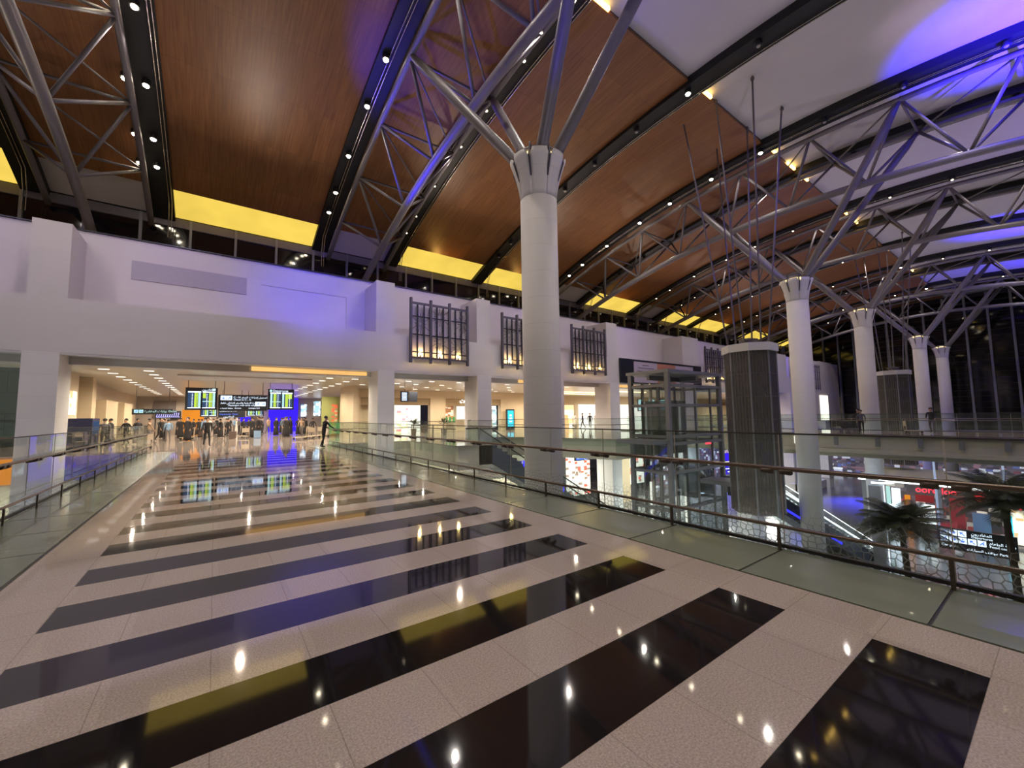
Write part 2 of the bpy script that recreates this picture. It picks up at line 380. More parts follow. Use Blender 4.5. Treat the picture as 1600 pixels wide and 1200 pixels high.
# ------------------------------------------------------------------ black lighting channels with rails and spots
lamp_me = MB().lathe([(.05, .28), (.16, .22), (.17, 0)], n=14).mesh('spot_housing', M['dark'])
bulb_me = MB().lathe([(.12, -.01), (.10, -.05), (.03, -.08)], n=14).mesh('spot_bulb', M['lamp'])
bulb_dim = MB().lathe([(.075, -.01), (.06, -.04), (.02, -.06)], n=12).mesh('spot_bulb_dim', M['lampdim'])
bulb_off = MB().lathe([(.09, -.01), (.07, -.05), (.03, -.07)], n=12).mesh('spot_bulb_off', M['lampoff'])
def spot(x, y, z, label, group, bright=True, off=False):
    t = thing('spotlight', label, 'spotlight', (x, y, z), 0, group)
    for nm, me in (('lamp_housing', lamp_me), ('bulb', bulb_off if off else bulb_me if bright else bulb_dim)):
        o = bpy.data.objects.new(nm, me); COL.objects.link(o); o.parent = t
    return t
names = {-5.8: 'the leftmost truss', 8.83: 'the truss over the main column', 31.45: 'the truss of the second column', 46.1: 'the truss of the third column', 68.8: 'the truss of the fourth column', 83.4: 'the truss of the fifth column'}
SP_Y = [-3.2, .6, 4., 7.4, 10.9, 14.2, 17.55, 20.4, 24., 27.1, 28.95]
for (a, b) in chan:
    if b < -12: lab = 'black recessed lighting channel beyond the left frame edge'
    xm = (a + b) / 2
    near = min(TR, key=lambda t: abs(t[1] - xm))[1]
    if abs(xm - near) < 3.5:
        side = 'on the bridge side of ' if (xm < near) else 'on the far side of '
        lab = 'curved black ceiling lighting channel ' + side + names[near]; where = side + names[near]
    else:
        where = {-17.1: 'left of the leftmost truss', 20.1: 'midway between the first two columns', 57.4: 'midway between the third and fourth columns'}.get(round(xm, 1), 'outside the left edge')
        lab = 'slim curved black ceiling lighting channel ' + where
    if xm < -26: continue
    t = thing('lighting_channel', lab, 'ceiling channel', (0, 0, 0))
    MB().strip(a, b, ysb(Y0, 33.2), lambda y: zc(y) - .22, .55).build('trough', M['black'], t)
    outer = b - .22 if (xm > near or abs(xm - near) > 4) else a + .45
    for k, dx in enumerate((0, .14)):
        pts = [(outer + dx, y, zc(y) - .30) for y in ysb(Y0 + .5, 31.5)]
        MB().path(pts + [(outer + dx, 31.9, zc(31.9) - 1.1), (outer + dx, 31.9, zc(31.9) - 2.3)], .025, 6).build('cable_rail', M['silver'], t, True)
    if xm > -8:
        two = abs(xm + 3.05) < .1
        br = xm < 7
        lm = 'small spotlight ' + where.replace('on the bridge side of', 'before').replace('on the far side of', 'beyond')
        for y in SP_Y:
            if xm > 60 and y < 4: continue
            spot(a + .30 if not two else -3.8, y, zc(y) - .46, lm, 'spotlights in the channel ' + where, (br and y > 10) or (26 < xm < 30 and y > 10) or (y in (10.9,)), off=(9 < xm < 30 and y < 10) or (abs(xm - 20.1) < .1 and y != 10.9) )
            if two and y > 12: spot(-3.08, y - .02, zc(y) - .46, lm, 'spotlights in the channel ' + where, br)

# ------------------------------------------------------------------ roof trusses
tn = rng(-8.2, 28.8, 4.1); tn = [4.3 + 4.12 * k for k in range(-4, 7)]   # top chord nodes
bn = [4.3 + 2.06 + 4.12 * k for k in range(-4, 6)]
brace_labels = None
for nme, X in TR:
    o0 = thing('roof_truss', 'curved triangular steel roof truss, ' + names[X].replace('the truss of', 'above').replace('the truss over', 'above').replace('the leftmost truss', 'at the far left of the view'), 'truss', (X, CY, 0))
    for s in (-1, 1):
        MB().path([(s * 2.18, y - CY, zt(y)) for y in ysb(Y0 + 2, 33.0)], .15, 10).build('top_chord', M['steel'], o0, True)
    MB().path([(0, y - CY, zb(y)) for y in ysb(-11, 31.0)], .22, 12).build('bottom_chord', M['steel'], o0, True)
    for i, y in enumerate(tn):
        for s in (-1, 1):
            T = Vector((s * 2.18, y - CY, zt(y)))
            for yb_ in (y - 2.06, y + 2.06):
                if yb_ < -10.2 or yb_ > 30.9: continue
                MB().tube(T, (0, yb_ - CY, zb(yb_)), .085, 7).build('brace', M['steel'], o0, True)
        MB().tube((-2.18, y - CY, zt(y)), (2.18, y - CY, zt(y)), .07, 7).build('cross_tie', M['steel'], o0, True)
        if i + 1 < len(tn):
            y2 = tn[i + 1]; MB().tube((-2.18, y - CY, zt(y)), (2.18, y2 - CY, zt(y2)), .05, 6).build('cross_tie', M['steel'], o0, True)

# ------------------------------------------------------------------ columns
def petal(a0, a1, prof, th, nseg=6):
    mb = MB(); o = 0; n = len(prof)
    for side in (0, 1):
        for (r, z, w) in prof:
            am = (a0 + a1) / 2; hw = (a1 - a0) / 2 * w
            for k in range(nseg + 1):
                t = am - hw + 2 * hw * k / nseg; rr = r - th * side
                mb.v.append((rr * math.cos(t), rr * math.sin(t), z))
    W = nseg + 1; S = n * W
    def q(*f): mb.f.append(list(f)); mb.m.append(0)
    for i in range(n - 1):
        for k in range(nseg):
            q(i * W + k, i * W + k + 1, (i + 1) * W + k + 1, (i + 1) * W + k)
            q(S + i * W + k, S + (i + 1) * W + k, S + (i + 1) * W + k + 1, S + i * W + k + 1)
        q(i * W, (i + 1) * W, S + (i + 1) * W, S + i * W); q(i * W + nseg, S + i * W + nseg, S + (i + 1) * W + nseg, (i + 1) * W + nseg)
    for k in range(nseg): q(k, S + k, S + k + 1, k + 1); e = (n - 1) * W; q(e + k, e + k + 1, S + e + k + 1, S + e + k)
    return mb
def make_column():
    c = thing('tree_column', 'tall white round column with flared petal capital, nearest beside the bridge', 'column', (8.83, CY, LOW), 0)
    R = .63; H = 8.95 - LOW
    prof = []
    z = 0
    while z < H - .05:
        z = H
    MB().lathe([(R, 0), (R, H)], n=64).build('shaft', M['colwhite'], c, True)
    pr = []
    for i in range(9):
        t = i / 8; pr.append((R + .34 * t ** 1.6, H + .0 + 1.42 * t, (1.084 if t < .4 else 1.0) - (.0 if t < .85 else (t - .85) * 2.0)))
    for k in range(8):
        a = 2 * PI * k / 8 + math.radians(-130.3 + 4)
        petal(a - PI / 8 + .03, a + PI / 8 - .03, pr, .07).build('capital_petal', M['colwhite'], c, True)
        b = a + PI / 8
        fin = MB(); d = Vector((math.cos(b), math.sin(b), 0)); p = Vector((-d.y, d.x, 0)) * .026
        q = [d * .5 + Vector((0, 0, H + .6)), d * .72 + Vector((0, 0, H + .6)), d * .93 + Vector((0, 0, H + 1.2)), d * .8 + Vector((0, 0, H + 1.75)), d * .6 + Vector((0, 0, H + 1.5))]
        fin.add([x + p for x in q] + [x - p for x in q], [(0, 1, 2, 3, 4), (9, 8, 7, 6, 5)] + [(i, (i + 1) % 5, 5 + (i + 1) % 5, 5 + i) for i in range(5)])
        fin.build('fin_plate', M['finsteel'], c)
    MB().lathe([(.60, H - .02), (.56, H + .9), (.45, H + 1.5), (.2, H + 1.75)], n=32).build('inner_cone', M['colwhite'], c, True)
    MB().lathe([(.58, H + 1.30), (.66, H + 1.34), (.68, H + 1.50), (.60, H + 1.52)], n=32).build('lamp_ring', M['lampring'], c, True)
    MB().lathe([(.60, H + 1.54), (.74, H + 1.56), (.74, H + 1.62), (.60, H + 1.64)], n=32).build('top_ring', M['steel'], c, True)
    for sx in (-1, 1):
        for yy in (4.3, 16.54):
            e = Vector((sx * 2.18, yy - CY, zt(yy) - LOW)); s0 = Vector((sx * .20, (.26 if yy > CY else -.26), H + 1.05))
            d = (e - s0).normalized()
            MB().path([s0, s0 + d * .35, e - d * 1.0, e + d * .15], [.12, .20, .20, .10], 14).build('strut', M['steel'], c, True)
    return c
M['lampring'] = flat_emit('capital_lamp', (1, .76, .34), 2.2)
col = make_column()
cl = {31.45: 'white round column with flared capital, second from the bridge, in front of the far bridge', 46.1: 'white round column with flared capital, third in the row, behind the far bridge',
      68.8: 'white round column with flared capital, fourth in the row toward the end glass wall', 83.4: 'white round column with flared capital, smallest and last in the row',
      -5.8: 'white round column at the unseen left side of the bridge'}
for x in (31.45, 46.1, 68.8, 83.4): dup(col, (x, CY, LOW), 0, cl[x])
# tall canopy piece between columns? (none)

# ------------------------------------------------------------------ walls, fascia, pillars
W = MB()
W.box(-40, 91, 24.6, 27.0, 4.46, 6.79)
struct('wall_fascia', W, M['plaster2'], 'long pale stone fascia band above the hall openings')
U = MB(); U.box(-40, 91, 27.0, 27.4, 6.79, 10.6); U.box(-40, 91, 27.4, 33.3, 10.4, 10.55)
struct('wall_upper', U, M['plaster'], 'pale plaster upper wall set back above the fascia')
C = MB(); C.box(-40, 91, 26.92, 27.45, 10.6, 10.66)
struct('trim_1', C, M['dark'], 'thin dark coping line along the upper wall top')
for i, (x0, x1, y0_) in enumerate([(-6.36, -5.2, 0), (7.75, 8.9, 0), (14.9, 16.05, 0), (28.7, 30.15, 0), (41.0, 44.3, 0), (64.6, 68.6, 0), (82.0, 88, 0)]):
    lb = ['white block pier at the far left above the fascia', 'white block pier left of the first window screen', 'white block pier right of the first window screen', 'white block pier right of the third window screen',
          'wide white block pier above the dark banner end', 'wide white block pier between the second and third columns', 'broad white block pier nearest the end glass wall'][i]
    o = MB().box(x0, x1, 24.62, 27.0, 6.79, 10.02).build('wall_pier', M['plaster']); tag(o, lb, 'pier', None, 'structure')
for i, (x0, x1) in enumerate([(-6.35, -5.3), (7.89, 8.9), (14.9, 16.05), (22.0, 23.2), (28.9, 30.2), (41, 43.4), (55, 57), (69, 71), (83, 85)]):
    lb = ['plain white square pillar at the left of the hall opening', 'white square pillar at the right of the hall opening', 'white square pillar between the beige shopfront bays', 'white square pillar half hidden behind the main column',
          'white square pillar left of the glass lift', 'white square pillar behind the glass lift', 'white square pillar behind the mesh tube', 'white square pillar right of the second column', 'white square pillar nearest the end wall'][i]
    o = MB().box(x0, x1, 24.55, 26.4, LOW, 4.46).build('square_pillar', M['colwhite']); tag(o, lb, 'pillar', None, 'structure')
# niches and vents on the upper wall
N_ = MB(); N_.box(-3.6, 1.2, 26.97, 27.0, 8.6, 9.55); struct('trim_2', N_, mat('niche_shade', (.42, .38, .43), .6), 'shallow rectangular niche band on the left upper wall')
g = MB()
for a, b, c, d in ((1.9, 6.6, 9.3, 9.33), (6.57, 6.6, 6.79, 9.33)): g.box(a, b, 26.97, 27.0, c, d)
struct('trim_3', g, M['bannert'] if False else M['slab'], 'fine groove outline of a panel on the blue lit upper wall')
for i, x in enumerate((-4.6, .9, 3.4, 6.9, -8.2)):
    o = MB().box(x, x + .95, 26.92, 27.0, 6.84, 7.06).build('vent_grille', M['dark']); tag(o, 'small dark slot vent at the foot of the pale upper wall', 'vent', 'slot vents along the upper wall foot')
for i, (x, z) in enumerate(((.1, 7.0), (.75, 6.9))):
    t = MB().lathe([(.07, 0), (.07, .08), (.03, .12)], (x, 26.85, 6.79), 12).build('camera_dome', M['dark']); tag(t, ['tiny black dome camera on the fascia ledge, upper of the pair', 'tiny dark red dome on the fascia ledge, lower of the pair'][i], 'camera')
# soffits
S = MB(); S.box(-40, 91, 26.4, 60, 4.2, 4.4)
struct('ceiling', S, M['hallceil'] if 'hallceil' in M else mat('hall_ceiling', (.72, .66, .56), .28, var=.05, scale=.7), 'glossy cream ceiling of the departures hall')
S = MB(); S.box(-5.3, 7.89, 25.9, 26.45, 4.12, 4.46); S.box(-5.3, 7.89, 24.62, 24.75, 4.38, 4.46)
for a, b in ((8.9, 14.9), (16.05, 22.0), (23.2, 28.9), (30.2, 41), (43.4, 55), (57, 69), (71, 83), (-16, -6.35)):
    S.box(a, b, 25.9, 26.45, 4.12, 4.46); S.box(a, b, 24.62, 24.75, 4.38, 4.46)
struct('trim_4', S, M['colwhite'], 'stepped white header beam over the hall openings')
for (a, b, lb) in ((1.5, 7.6, 'orange cove glow painted on the header over the hall opening'), (30.6, 34.5, 'orange cove glow painted on the header over the bay left of the lift'), (19.5, 21.8, 'orange cove glow painted on the header beside the main column')):
    o = MB().box(a, b, 25.84, 25.9, 4.20, 4.42).build('header_glow_strip', M['orange_header_glow']); tag(o, lb, 'painted glow')  # cove light's glow on the header face, painted as an emissive strip
# hall side walls etc.
H = MB(); H.box(-40, -2.8, 29.0, 29.02, -1.4, 0)
# left hall: side wall, portal blocks
def wallbox(nm, x0, x1, y0, y1, z0, z1, m, lb): return struct(nm, MB().box(x0, x1, y0, y1, z0, z1), m, lb)
wallbox('wall_left', -6.6, -6.2, 29.2, 32.5, 0, 4.2, M['creamY'], 'beige side wall with lit poster at the left of the hall')
wallbox('wall_left', -16, -6.6, 29.6, 30.0, 0, 4.2, tile_mat('glass_tiles', (.22, .26, .25), 1.0, 1.0, 'XZ', .5, .15), 'grey glazed grid wall left of the left pillar')
wallbox('wall_left', -7.3, -5.9, 34, 35, 0, 4.2, M['cream'], 'beige stone pier beyond the lit poster')
wallbox('wall_left', -6.6, -5.9, 38, 42, 0, 3.0, M['cream'], 'beige portal block on the left of the hall')
wallbox('wall_left', -6.8, -5.8, 44, 48, 0, 3.0, M['cream'], 'second beige portal block on the left of the hall')
wallbox('wall_left', -9.4, -6.9, 33, 60, 0, 4.2, M['creamY'], 'beige left wall of the hall')
wallbox('wall_end', -9.4, 13.5, 59, 59.4, 0, 4.2, mat('far_grey', (.34, .30, .27), .5), 'grey far wall of the departures hall')
wallbox('wall_right', 8.9, 9.3, 33.8, 38, 0, 4.2, M['creamY'], 'beige corner wall at the right of the hall')
wallbox('wall_right', 12.6, 13.0, 38.6, 59, 0, 4.2, M['creamY'], 'beige right wall of the hall')
# shopfront wall at Y=38 with openings
SW = MB(); ops = [(10.65, 12.2, 2.75), (13.8, 17.5, 2.75), (19.2, 23.6, 2.7), (24.9, 26.1, 2.75)]
xs = [9.3] + [v for o in ops for v in o[:2]] + [30.0]
for i in range(0, len(xs), 2): SW.box(xs[i], xs[i + 1], 38, 38.6, 0, 4.2)
for a, b, h in ops: SW.box(a, b, 38, 38.6, 3.42, 4.2)
struct('wall_shopfront', SW, M['cream'], 'beige stone shopfront wall behind the gallery')
for i, (a, b, h) in enumerate(ops):
    o = MB().box(a, b, 38.15, 38.35, h, 3.42).build('shop_sign_band', mat('sign_band_tan', (.34, .24, .13), .5)); tag(o, ['tan blank sign band over the narrow shop beside the hall corner', 'tan blank sign band over the pink and white shop', 'tan sign band over the sweets shop', 'tan sign band over the small shop by the totem'][i], 'sign band')
def shopback(nm, lb, x0, x1, y, z0, z1, m, cat='shop window'):
    o = MB().box(x0, x1, y, y + .1, z0, z1).build(nm, m); return tag(o, lb, cat)
shopback('shop_interior', 'lit cream interior of the narrow shop beside the hall corner', 10.65, 12.2, 39.2, 0, 2.8, M['beigelit'], 'shop interior')
shopback('shop_graphic', 'pink and white balloon patterned shop graphic behind the flight screens', 13.8, 15.4, 38.7, 0, 2.75, M['graphic'])
shopback('shop_interior', 'bright white interior of the pink shop', 15.4, 17.5, 40.5, 0, 2.8, M['warmwhite'], 'shop interior')
shopback('shop_graphic', 'brown floral graphic at the left of the sweets shop', 19.2, 20.5, 38.8, 1.2, 2.7, panel_mat('floral', [(.30, .12, .05), (.8, .65, .45), (.45, .2, .08), (.85, .75, .6)], 3.5, .6))
shopback('shop_interior', 'beige interior of the sweets shop', 19.2, 23.6, 40.2, 0, 2.8, M['beigelit'], 'shop interior')
shopback('menu_light_box', 'white lit menu board in the sweets shop', 21.0, 22.8, 38.9, 1.25, 2.65, M['warmwhite'], 'light box')
shopback('shop_graphic', 'blue and white display in the small shop by the totem', 24.9, 26.1, 38.9, .3, 2.7, M['posterw'])
for k in range(3):
    o = MB().lathe([(.12, 0), (.14, .5), (.05, .6)], (19.5 + k * .45, 38.5, .95), 10).build('display_jar', M['green']); tag(o, 'glowing green jar on the sweets shop counter', 'jar', 'green jars on the sweets shop counter')
t = thing('shop_sign', 'white neon Arabic script sign over the sweets shop', 'sign', (20.9, 38.1, 3.1))
# ------------------------------------------------------------------ Arabic shaping (presentation forms, laid out right to left)
AR = {'ا': (0xFE8D, 2), 'ب': (0xFE8F, 4), 'ة': (0xFE93, 2), 'ت': (0xFE95, 4), 'ج': (0xFE9D, 4), 'ح': (0xFEA1, 4), 'خ': (0xFEA5, 4), 'د': (0xFEA9, 2), 'ر': (0xFEAD, 2), 'ز': (0xFEAF, 2),
      'س': (0xFEB1, 4), 'ش': (0xFEB5, 4), 'ص': (0xFEB9, 4), 'ط': (0xFEC1, 4), 'ع': (0xFEC9, 4), 'غ': (0xFECD, 4), 'ف': (0xFED1, 4), 'ق': (0xFED5, 4), 'ك': (0xFED9, 4), 'ل': (0xFEDD, 4),
      'م': (0xFEE1, 4), 'ن': (0xFEE5, 4), 'ه': (0xFEE9, 4), 'و': (0xFEED, 2), 'ي': (0xFEF1, 4), 'إ': (0xFE87, 2), 'أ': (0xFE83, 2)}
def ar(s):
    out = []
    for i, ch in enumerate(s):
        if ch not in AR: out.append(ch); continue
        base, n = AR[ch]
        prev = i > 0 and s[i - 1] in AR and AR[s[i - 1]][1] == 4
        nxt = i + 1 < len(s) and s[i + 1] in AR and n == 4
        k = (3 if nxt else 1) if prev else (2 if nxt else 0)
        out.append(chr(base + k))
    return ''.join(out[::-1])

text_mesh('neon_lettering', ar('حلويات'), .62, M['whitelight'], t, (0, 0, -.1), ext=.02)

# ------------------------------------------------------------------ ground slabs
wallbox('floor', -1.59, 4.33, -9, 27, -.10, 0, M['floor'], 'polished bridge deck of pale stone crossed by wide black stripes')
HF = MB(); HF.prism([(-40, 29.0), (-2.75, 29.0), (-2.75, 27), (5.5, 27), (5.5, 26.6), (10.6, 26.4), (10.6, 19.6), (13, 19.6), (13.4, 23.5), (15, 25.8), (17.8, 25.2), (19.3, 21.5), (20.8, 17.35), (28.8, 17.35), (29.5, 26.4), (33.4, 26.4), (33.4, 26.4), (91, 26.4), (91, 62), (-40, 62)], -.06, 0)
struct('floor', HF, M['floor_plain'], 'polished pale stone floor of the hall and gallery')
HS = MB(); HS.prism([(-40, 29.02), (-2.75, 29.02), (-2.75, 27.1), (5.5, 27.1), (5.5, 26.7), (10.7, 26.5), (10.7, 19.7), (12.9, 19.7), (13.3, 23.5), (15, 25.9), (17.9, 25.3), (19.4, 21.6), (20.9, 17.45), (28.7, 17.45), (29.4, 26.5), (91, 26.5), (91, 60), (-40, 60)], -1.35, -.06)
struct('floor', HS, M['slab'], 'thick cream slab edge of the gallery')
wallbox('floor', -2.8, 5.5, -9, 27.1, -1.3, -.10, M['slab'], 'thick cream slab of the foreground bridge')
wallbox('floor', -40, 92, -24, 60, LOW - .2, LOW, M['lowfloor'], 'dark glossy floor of the lower concourse')
# frosted glass margin strips
for nm, x0, x1 in (('right', 4.345, 5.46), ('left', -2.72, -1.60)):
    J = MB(); J.box(x0, x1, -9, 27, -.1, -.012)
    struct('trim_5', J, M['joint'], 'dark bed below the %s frosted glass margin' % nm)
    t = thing('glass_floor_strip', 'row of frosted green glass floor panels along the %s railing of the bridge' % ('shop side' if nm == 'right' else 'opposite'), 'floor panel', ((x0 + x1) / 2, 0, 0))
    y = .74 - 1.36 * 6; n = 0
    while y < 25.7:
        MB().box(x0 - (x0 + x1) / 2 + .012, x1 - (x0 + x1) / 2 - .03, y + .012, y + 1.348, -.012, .002).build('glass_tile', M['strip'], t); y += 1.36

# ------------------------------------------------------------------ railings
def railing(nm, label, x, side, y0, y1, pitch, frit, parts=True):
    # side = +1: walkway lies at smaller x
    t = thing('glass_railing', label, 'railing', (x, 0, 0))
    n = int(round((y1 - y0) / pitch))
    s = -side
    for i in range(n):
        a = y0 + i * pitch
        o = MB().box(-.008, .008, a + .012, a + pitch - .012, -.12, 1.33).build('glass_panel', M['frit'] if frit else M['glass'], t)
        MB().box(-.006, .006, a - .004, a + .004, 0, 1.33).build('panel_joint', M['slab'], t)
    MB().box(-.014, .014, y0, y1, 1.328, 1.345).build('top_rail', M['joint'], t)
    MB().box(-.03, .03, y0, y1, .0, .035).build('base_channel', M['joint'], t)
    hx = s * .12
    MB().tube((hx, y0, .935), (hx, y1, .935), .026, 12).build('handrail', M['rail'], t, True)
    if parts: MB().tube((hx - s * 0 + s * .03, y0, .275), (hx + s * .03, y1, .275), .021, 10).build('lower_rail', M['rail'], t, True)
    br = MB(); 
    for i in range(n):
        a = y0 + i * pitch
        if parts:
            MB().box(hx + s * .03 - .012, hx + s * .03 + .012, a - .016, a + .016, 0, .265).build('rail_post', M['railpost'], t)
            for q in (-.1, .1):
                g = MB(); g.tube((0, a + q, .88), (hx * .9, a + q, .90), .034, 8).tube((hx, a + q - .06, .905), (hx, a + q + .06, .905), .036, 8)
                g.build('rail_bracket', M['railpost'], t, True)
    return t
railing('r', 'long clear glass railing with bronze rails on the shop side of the striped bridge', 5.50, 1, .73 - 1.38 * 5, .73 + 1.38 * 18, 1.38, True)
railing('l', 'clear glass railing with bronze rails on the far left of the striped bridge', -2.76, -1, .9 - 1.5 * 4, .9 + 1.5 * 18, 1.5, True)
# gallery balustrades
def glass_run(label, pts, h=1.3, base=0.0, nm='glass_balustrade'):
    t = thing(nm, label, 'balustrade', (pts[0][0], pts[0][1], base))
    o = Vector((pts[0][0], pts[0][1], 0))
    for p, q in zip(pts[:-1], pts[1:]):
        p = Vector((p[0], p[1], 0)) - o; q = Vector((q[0], q[1], 0)) - o; d = (q - p); L = d.length; d.normalize(); nn = Vector((-d.y, d.x, 0)) * .008
        k = max(1, int(round(L / 2.2)))
        for i in range(k):
            a = p + d * (L * i / k + .01); b = p + d * (L * (i + 1) / k - .01)
            vs = [a - nn, b - nn, b + nn, a + nn]
            MB().prism([(v.x, v.y) for v in vs], -.5, h).build('glass_panel', M['glass'], t)
    P3 = [Vector((p[0], p[1], 0)) - o for p in pts]
    MB().path([(p.x, p.y, h) for p in P3], .018, 6).build('top_rail', M['joint'], t, True)
    MB().path([(p.x, p.y, .9) for p in P3], .025, 6).build('handrail', M['rail'], t, True)
    return t
glass_run('glass balustrade curving from the bridge end to the first escalator', [(5.5, 26.55), (7.8, 26.45), (10.5, 26.0), (10.5, 19.6)])
glass_run('glass balustrade on the curved gallery edge left of the glass lift', [(13.1, 19.7), (13.4, 23.4), (15, 25.7), (17.8, 25.1), (19.25, 21.5), (20.75, 17.4), (22.4, 17.4)])
glass_run('glass balustrade of the gallery behind the second column', [(33.4, 26.35), (54, 26.35), (72, 26.35), (90, 26.35)])
glass_run('glass balustrade of the hall edge left of the bridge', [(-2.9, 29.05), (-16, 29.05)])
# reflections in the railing glass, painted as glowing panels on slab faces
o = MB().box(-8.3, -6.9, 28.85, 28.93, -1.25, -.1).build('orange_glass_reflection', M['orange']); tag(o, 'painted orange reflection seen in the left railing', 'lit ceiling')
o = MB().box(-6.0, -3.3, 28.85, 28.93, -1.25, -.1).build('blue_glass_reflection', M['bluedim']); tag(o, 'painted blue reflection seen in the left railing', 'lit ceiling')

# ------------------------------------------------------------------ far bridge between second and third columns
wallbox('floor', 34.9, 43.2, -22, 26.4, -.12, 0, M['floor_plain'], 'pale stone deck of the far bridge')
FB = MB(); FB.box(35.1, 43.0, -22, 26.4, -1.0, -.12); FB.box(34.95, 43.1, -22, 26.4, -1.25, -1.0); FB.box(35.3, 42.8, -22, 26.4, -1.55, -1.25)
struct('floor', FB, M['slab'], 'stepped beige edge beam of the far bridge')
railing('f', 'near glass railing of the far bridge', 35.0, -1, -12, 26, 2.0, False, False)
railing('g', 'rear glass railing of the far bridge', 43.1, 1, -12, 26, 2.0, False, False)
for i, y in enumerate((12.2, 9.8, 7.6, 5.6, 3.9, 2.2)):
    tag(MB().box(34.86, 34.92, y - .12, y + .12, -.75, -.2).build('slab_light', M['warmwhite'] if i < 1 else M['frame']), 'small bracket box fixed to the far bridge edge' if i else 'small lit box fixed to the far bridge edge', 'fitting', 'bracket boxes on the far bridge edge' if i else None)
# ------------------------------------------------------------------ clerestory glazing
t = thing('clerestory_window', 'long dark clerestory window band below the yellow lit ceiling strips', 'window', (20, 33.4, 10.5)); t['kind'] = 'structure'
MB().box(-60, 71, .0, .05, 0, 4.5).build('pane', M['darkglass'], t)
MB().box(-60, 71, -.14, .0, 3.55, 4.1).build('head_beam', M['steel'], t)
MB().box(-60, 71, -.08, .0, 1.85, 1.95).build('transom', M['steel'], t)
x = -36
while x < 91:
    MB().box(x - 20 - .07, x - 20 + .07, -.2, .0, 0, 4.1).build('mullion', M['frame'], t); x += 2.45
# ------------------------------------------------------------------ end glass wall
t = thing('curtain_wall', 'tall dark glass end wall with slim mullions beyond the last column', 'window', (91.6, 0, LOW)); t['kind'] = 'structure'
MB().box(.1, .2, -24, 33, 0, 28.5).build('pane', M['darkglass'], t)
y = -22.9
while y < 33:
    MB().box(-.35, .1, y - .13, y + .13, 0, 28.3).build('mullion', M['frame'], t); y += 2.25
for k in range(22):
    z = 9.5 + k * .88; MB().box(.04, .1, -24, 33, z - .025, z + .025).build('transom', M['darktrans'], t)
wallbox('wall_south', -40, 92, -24.4, -24, LOW, 19, mat('south_wall', (.25, .22, .23), .7), 'plain wall behind the viewer')
wallbox('wall_west', -40.4, -40, -24, 60, LOW, 19, mat('west_wall', (.25, .22, .23), .7), 'plain wall far outside the left edge')
# stone block with dark screen near end
wallbox('wall_pavilion', 76, 90, 24.3, 24.6, 0.0, 9.8, M['plaster'], 'pale stone wall with arched recess nearest the end glass')
o = MB().box(80.2, 83.6, 24.15, 24.3, .1, 4.2).build('doorway', M['warmwhite']); tag(o, 'warm lit doorway in the pale wall beyond the second column', 'door', None, 'structure')

# ------------------------------------------------------------------ latticed window screens on the fascia
def screen(x, w, label, z=5.3, h=3.65, lights=True):
    t = thing('lattice_screen', label, 'window screen', (x, 24.3, z))
    MB().box(.05, w - .05, .2, .26, .1, h - .2).build('backing_panel', M['backing'], t)
    for i in range(4):
        xx = w * i / 3
        MB().box(xx - .07, xx + .07, -.08, .10, -.28, h + .25).build('post', M['screenpost'], t)
    MB().box(0, w, -.02, .08, h - .14, h).build('top_rail', M['screenpost'], t); MB().box(0, w, -.02, .08, .0, .12).build('bottom_rail', M['screenpost'], t)
    g = MB()
    for i in range(3):
        for k in (1, 2): xx = w * (i + k / 3) / 3; g.box(xx - .045, xx + .045, 0, .07, .1, h - .1)
    for zz in (.42, 1.55, 2.72): g.box(.05, w - .05, 0, .07, zz * h / 3.65 - .035, zz * h / 3.65 + .035)
    g.build('grid_bar', M['dark'], t)
    g = MB(); rr = random.Random(int(x))
    for cx, cz in ((w * .17, 2.3), (w * .5, 1.25), (w * .83, .95), (w * .5, 2.9), (w * .93, 2.6)):
        for k in range(16):
            a = 2 * PI * k / 16; L = 1.1 if k % 2 else .65
            p = (cx + .1 * math.cos(a), .12, cz + .1 * math.sin(a)); q = (cx + L * .62 * math.cos(a), .12, cz + L * math.sin(a))
            q = (min(max(q[0], .05), w - .05), .12, min(max(q[2], .1), h - .15)); g.tube(p, q, .009, 4, r2=.02)
    g.build('starburst_lattice', M['screenpost'], t)
    for i in range(3):
        MB().lathe([(.05, 0), (.06, .1), (.02, .14)], (w * (i + .5) / 3, .1, .14), 8).build('uplight', M['dark'], t)
        if lights:
            li = bpy.data.lights.new('screen_uplight', 'POINT'); li.energy = 50; li.color = (1, .68, .22); li.shadow_soft_size = .05
            lo = bpy.data.objects.new('screen_uplight', li); COL.objects.link(lo); lo.location = (x + w * (i + .5) / 3, 24.40, z + .35)
M['backing'] = mat('screen_backing', (.58, .53, .52), .6, var=.08, scale=2)
M['screenpost'] = mat('screen_post', (.09, .08, .095), .5)
screen(9.85, 4.1, 'starburst lattice window screen left of the main column, fully visible')
screen(16.9, 4.1, 'starburst lattice window screen half hidden by the main column')
screen(24.0, 4.1, 'starburst lattice window screen just right of the main column')
screen(45.2, 4.3, 'starburst lattice window screen beside the mesh tube')
screen(78.2, 2.6, 'small lattice window screen on the wall beyond the second column', lights=False)
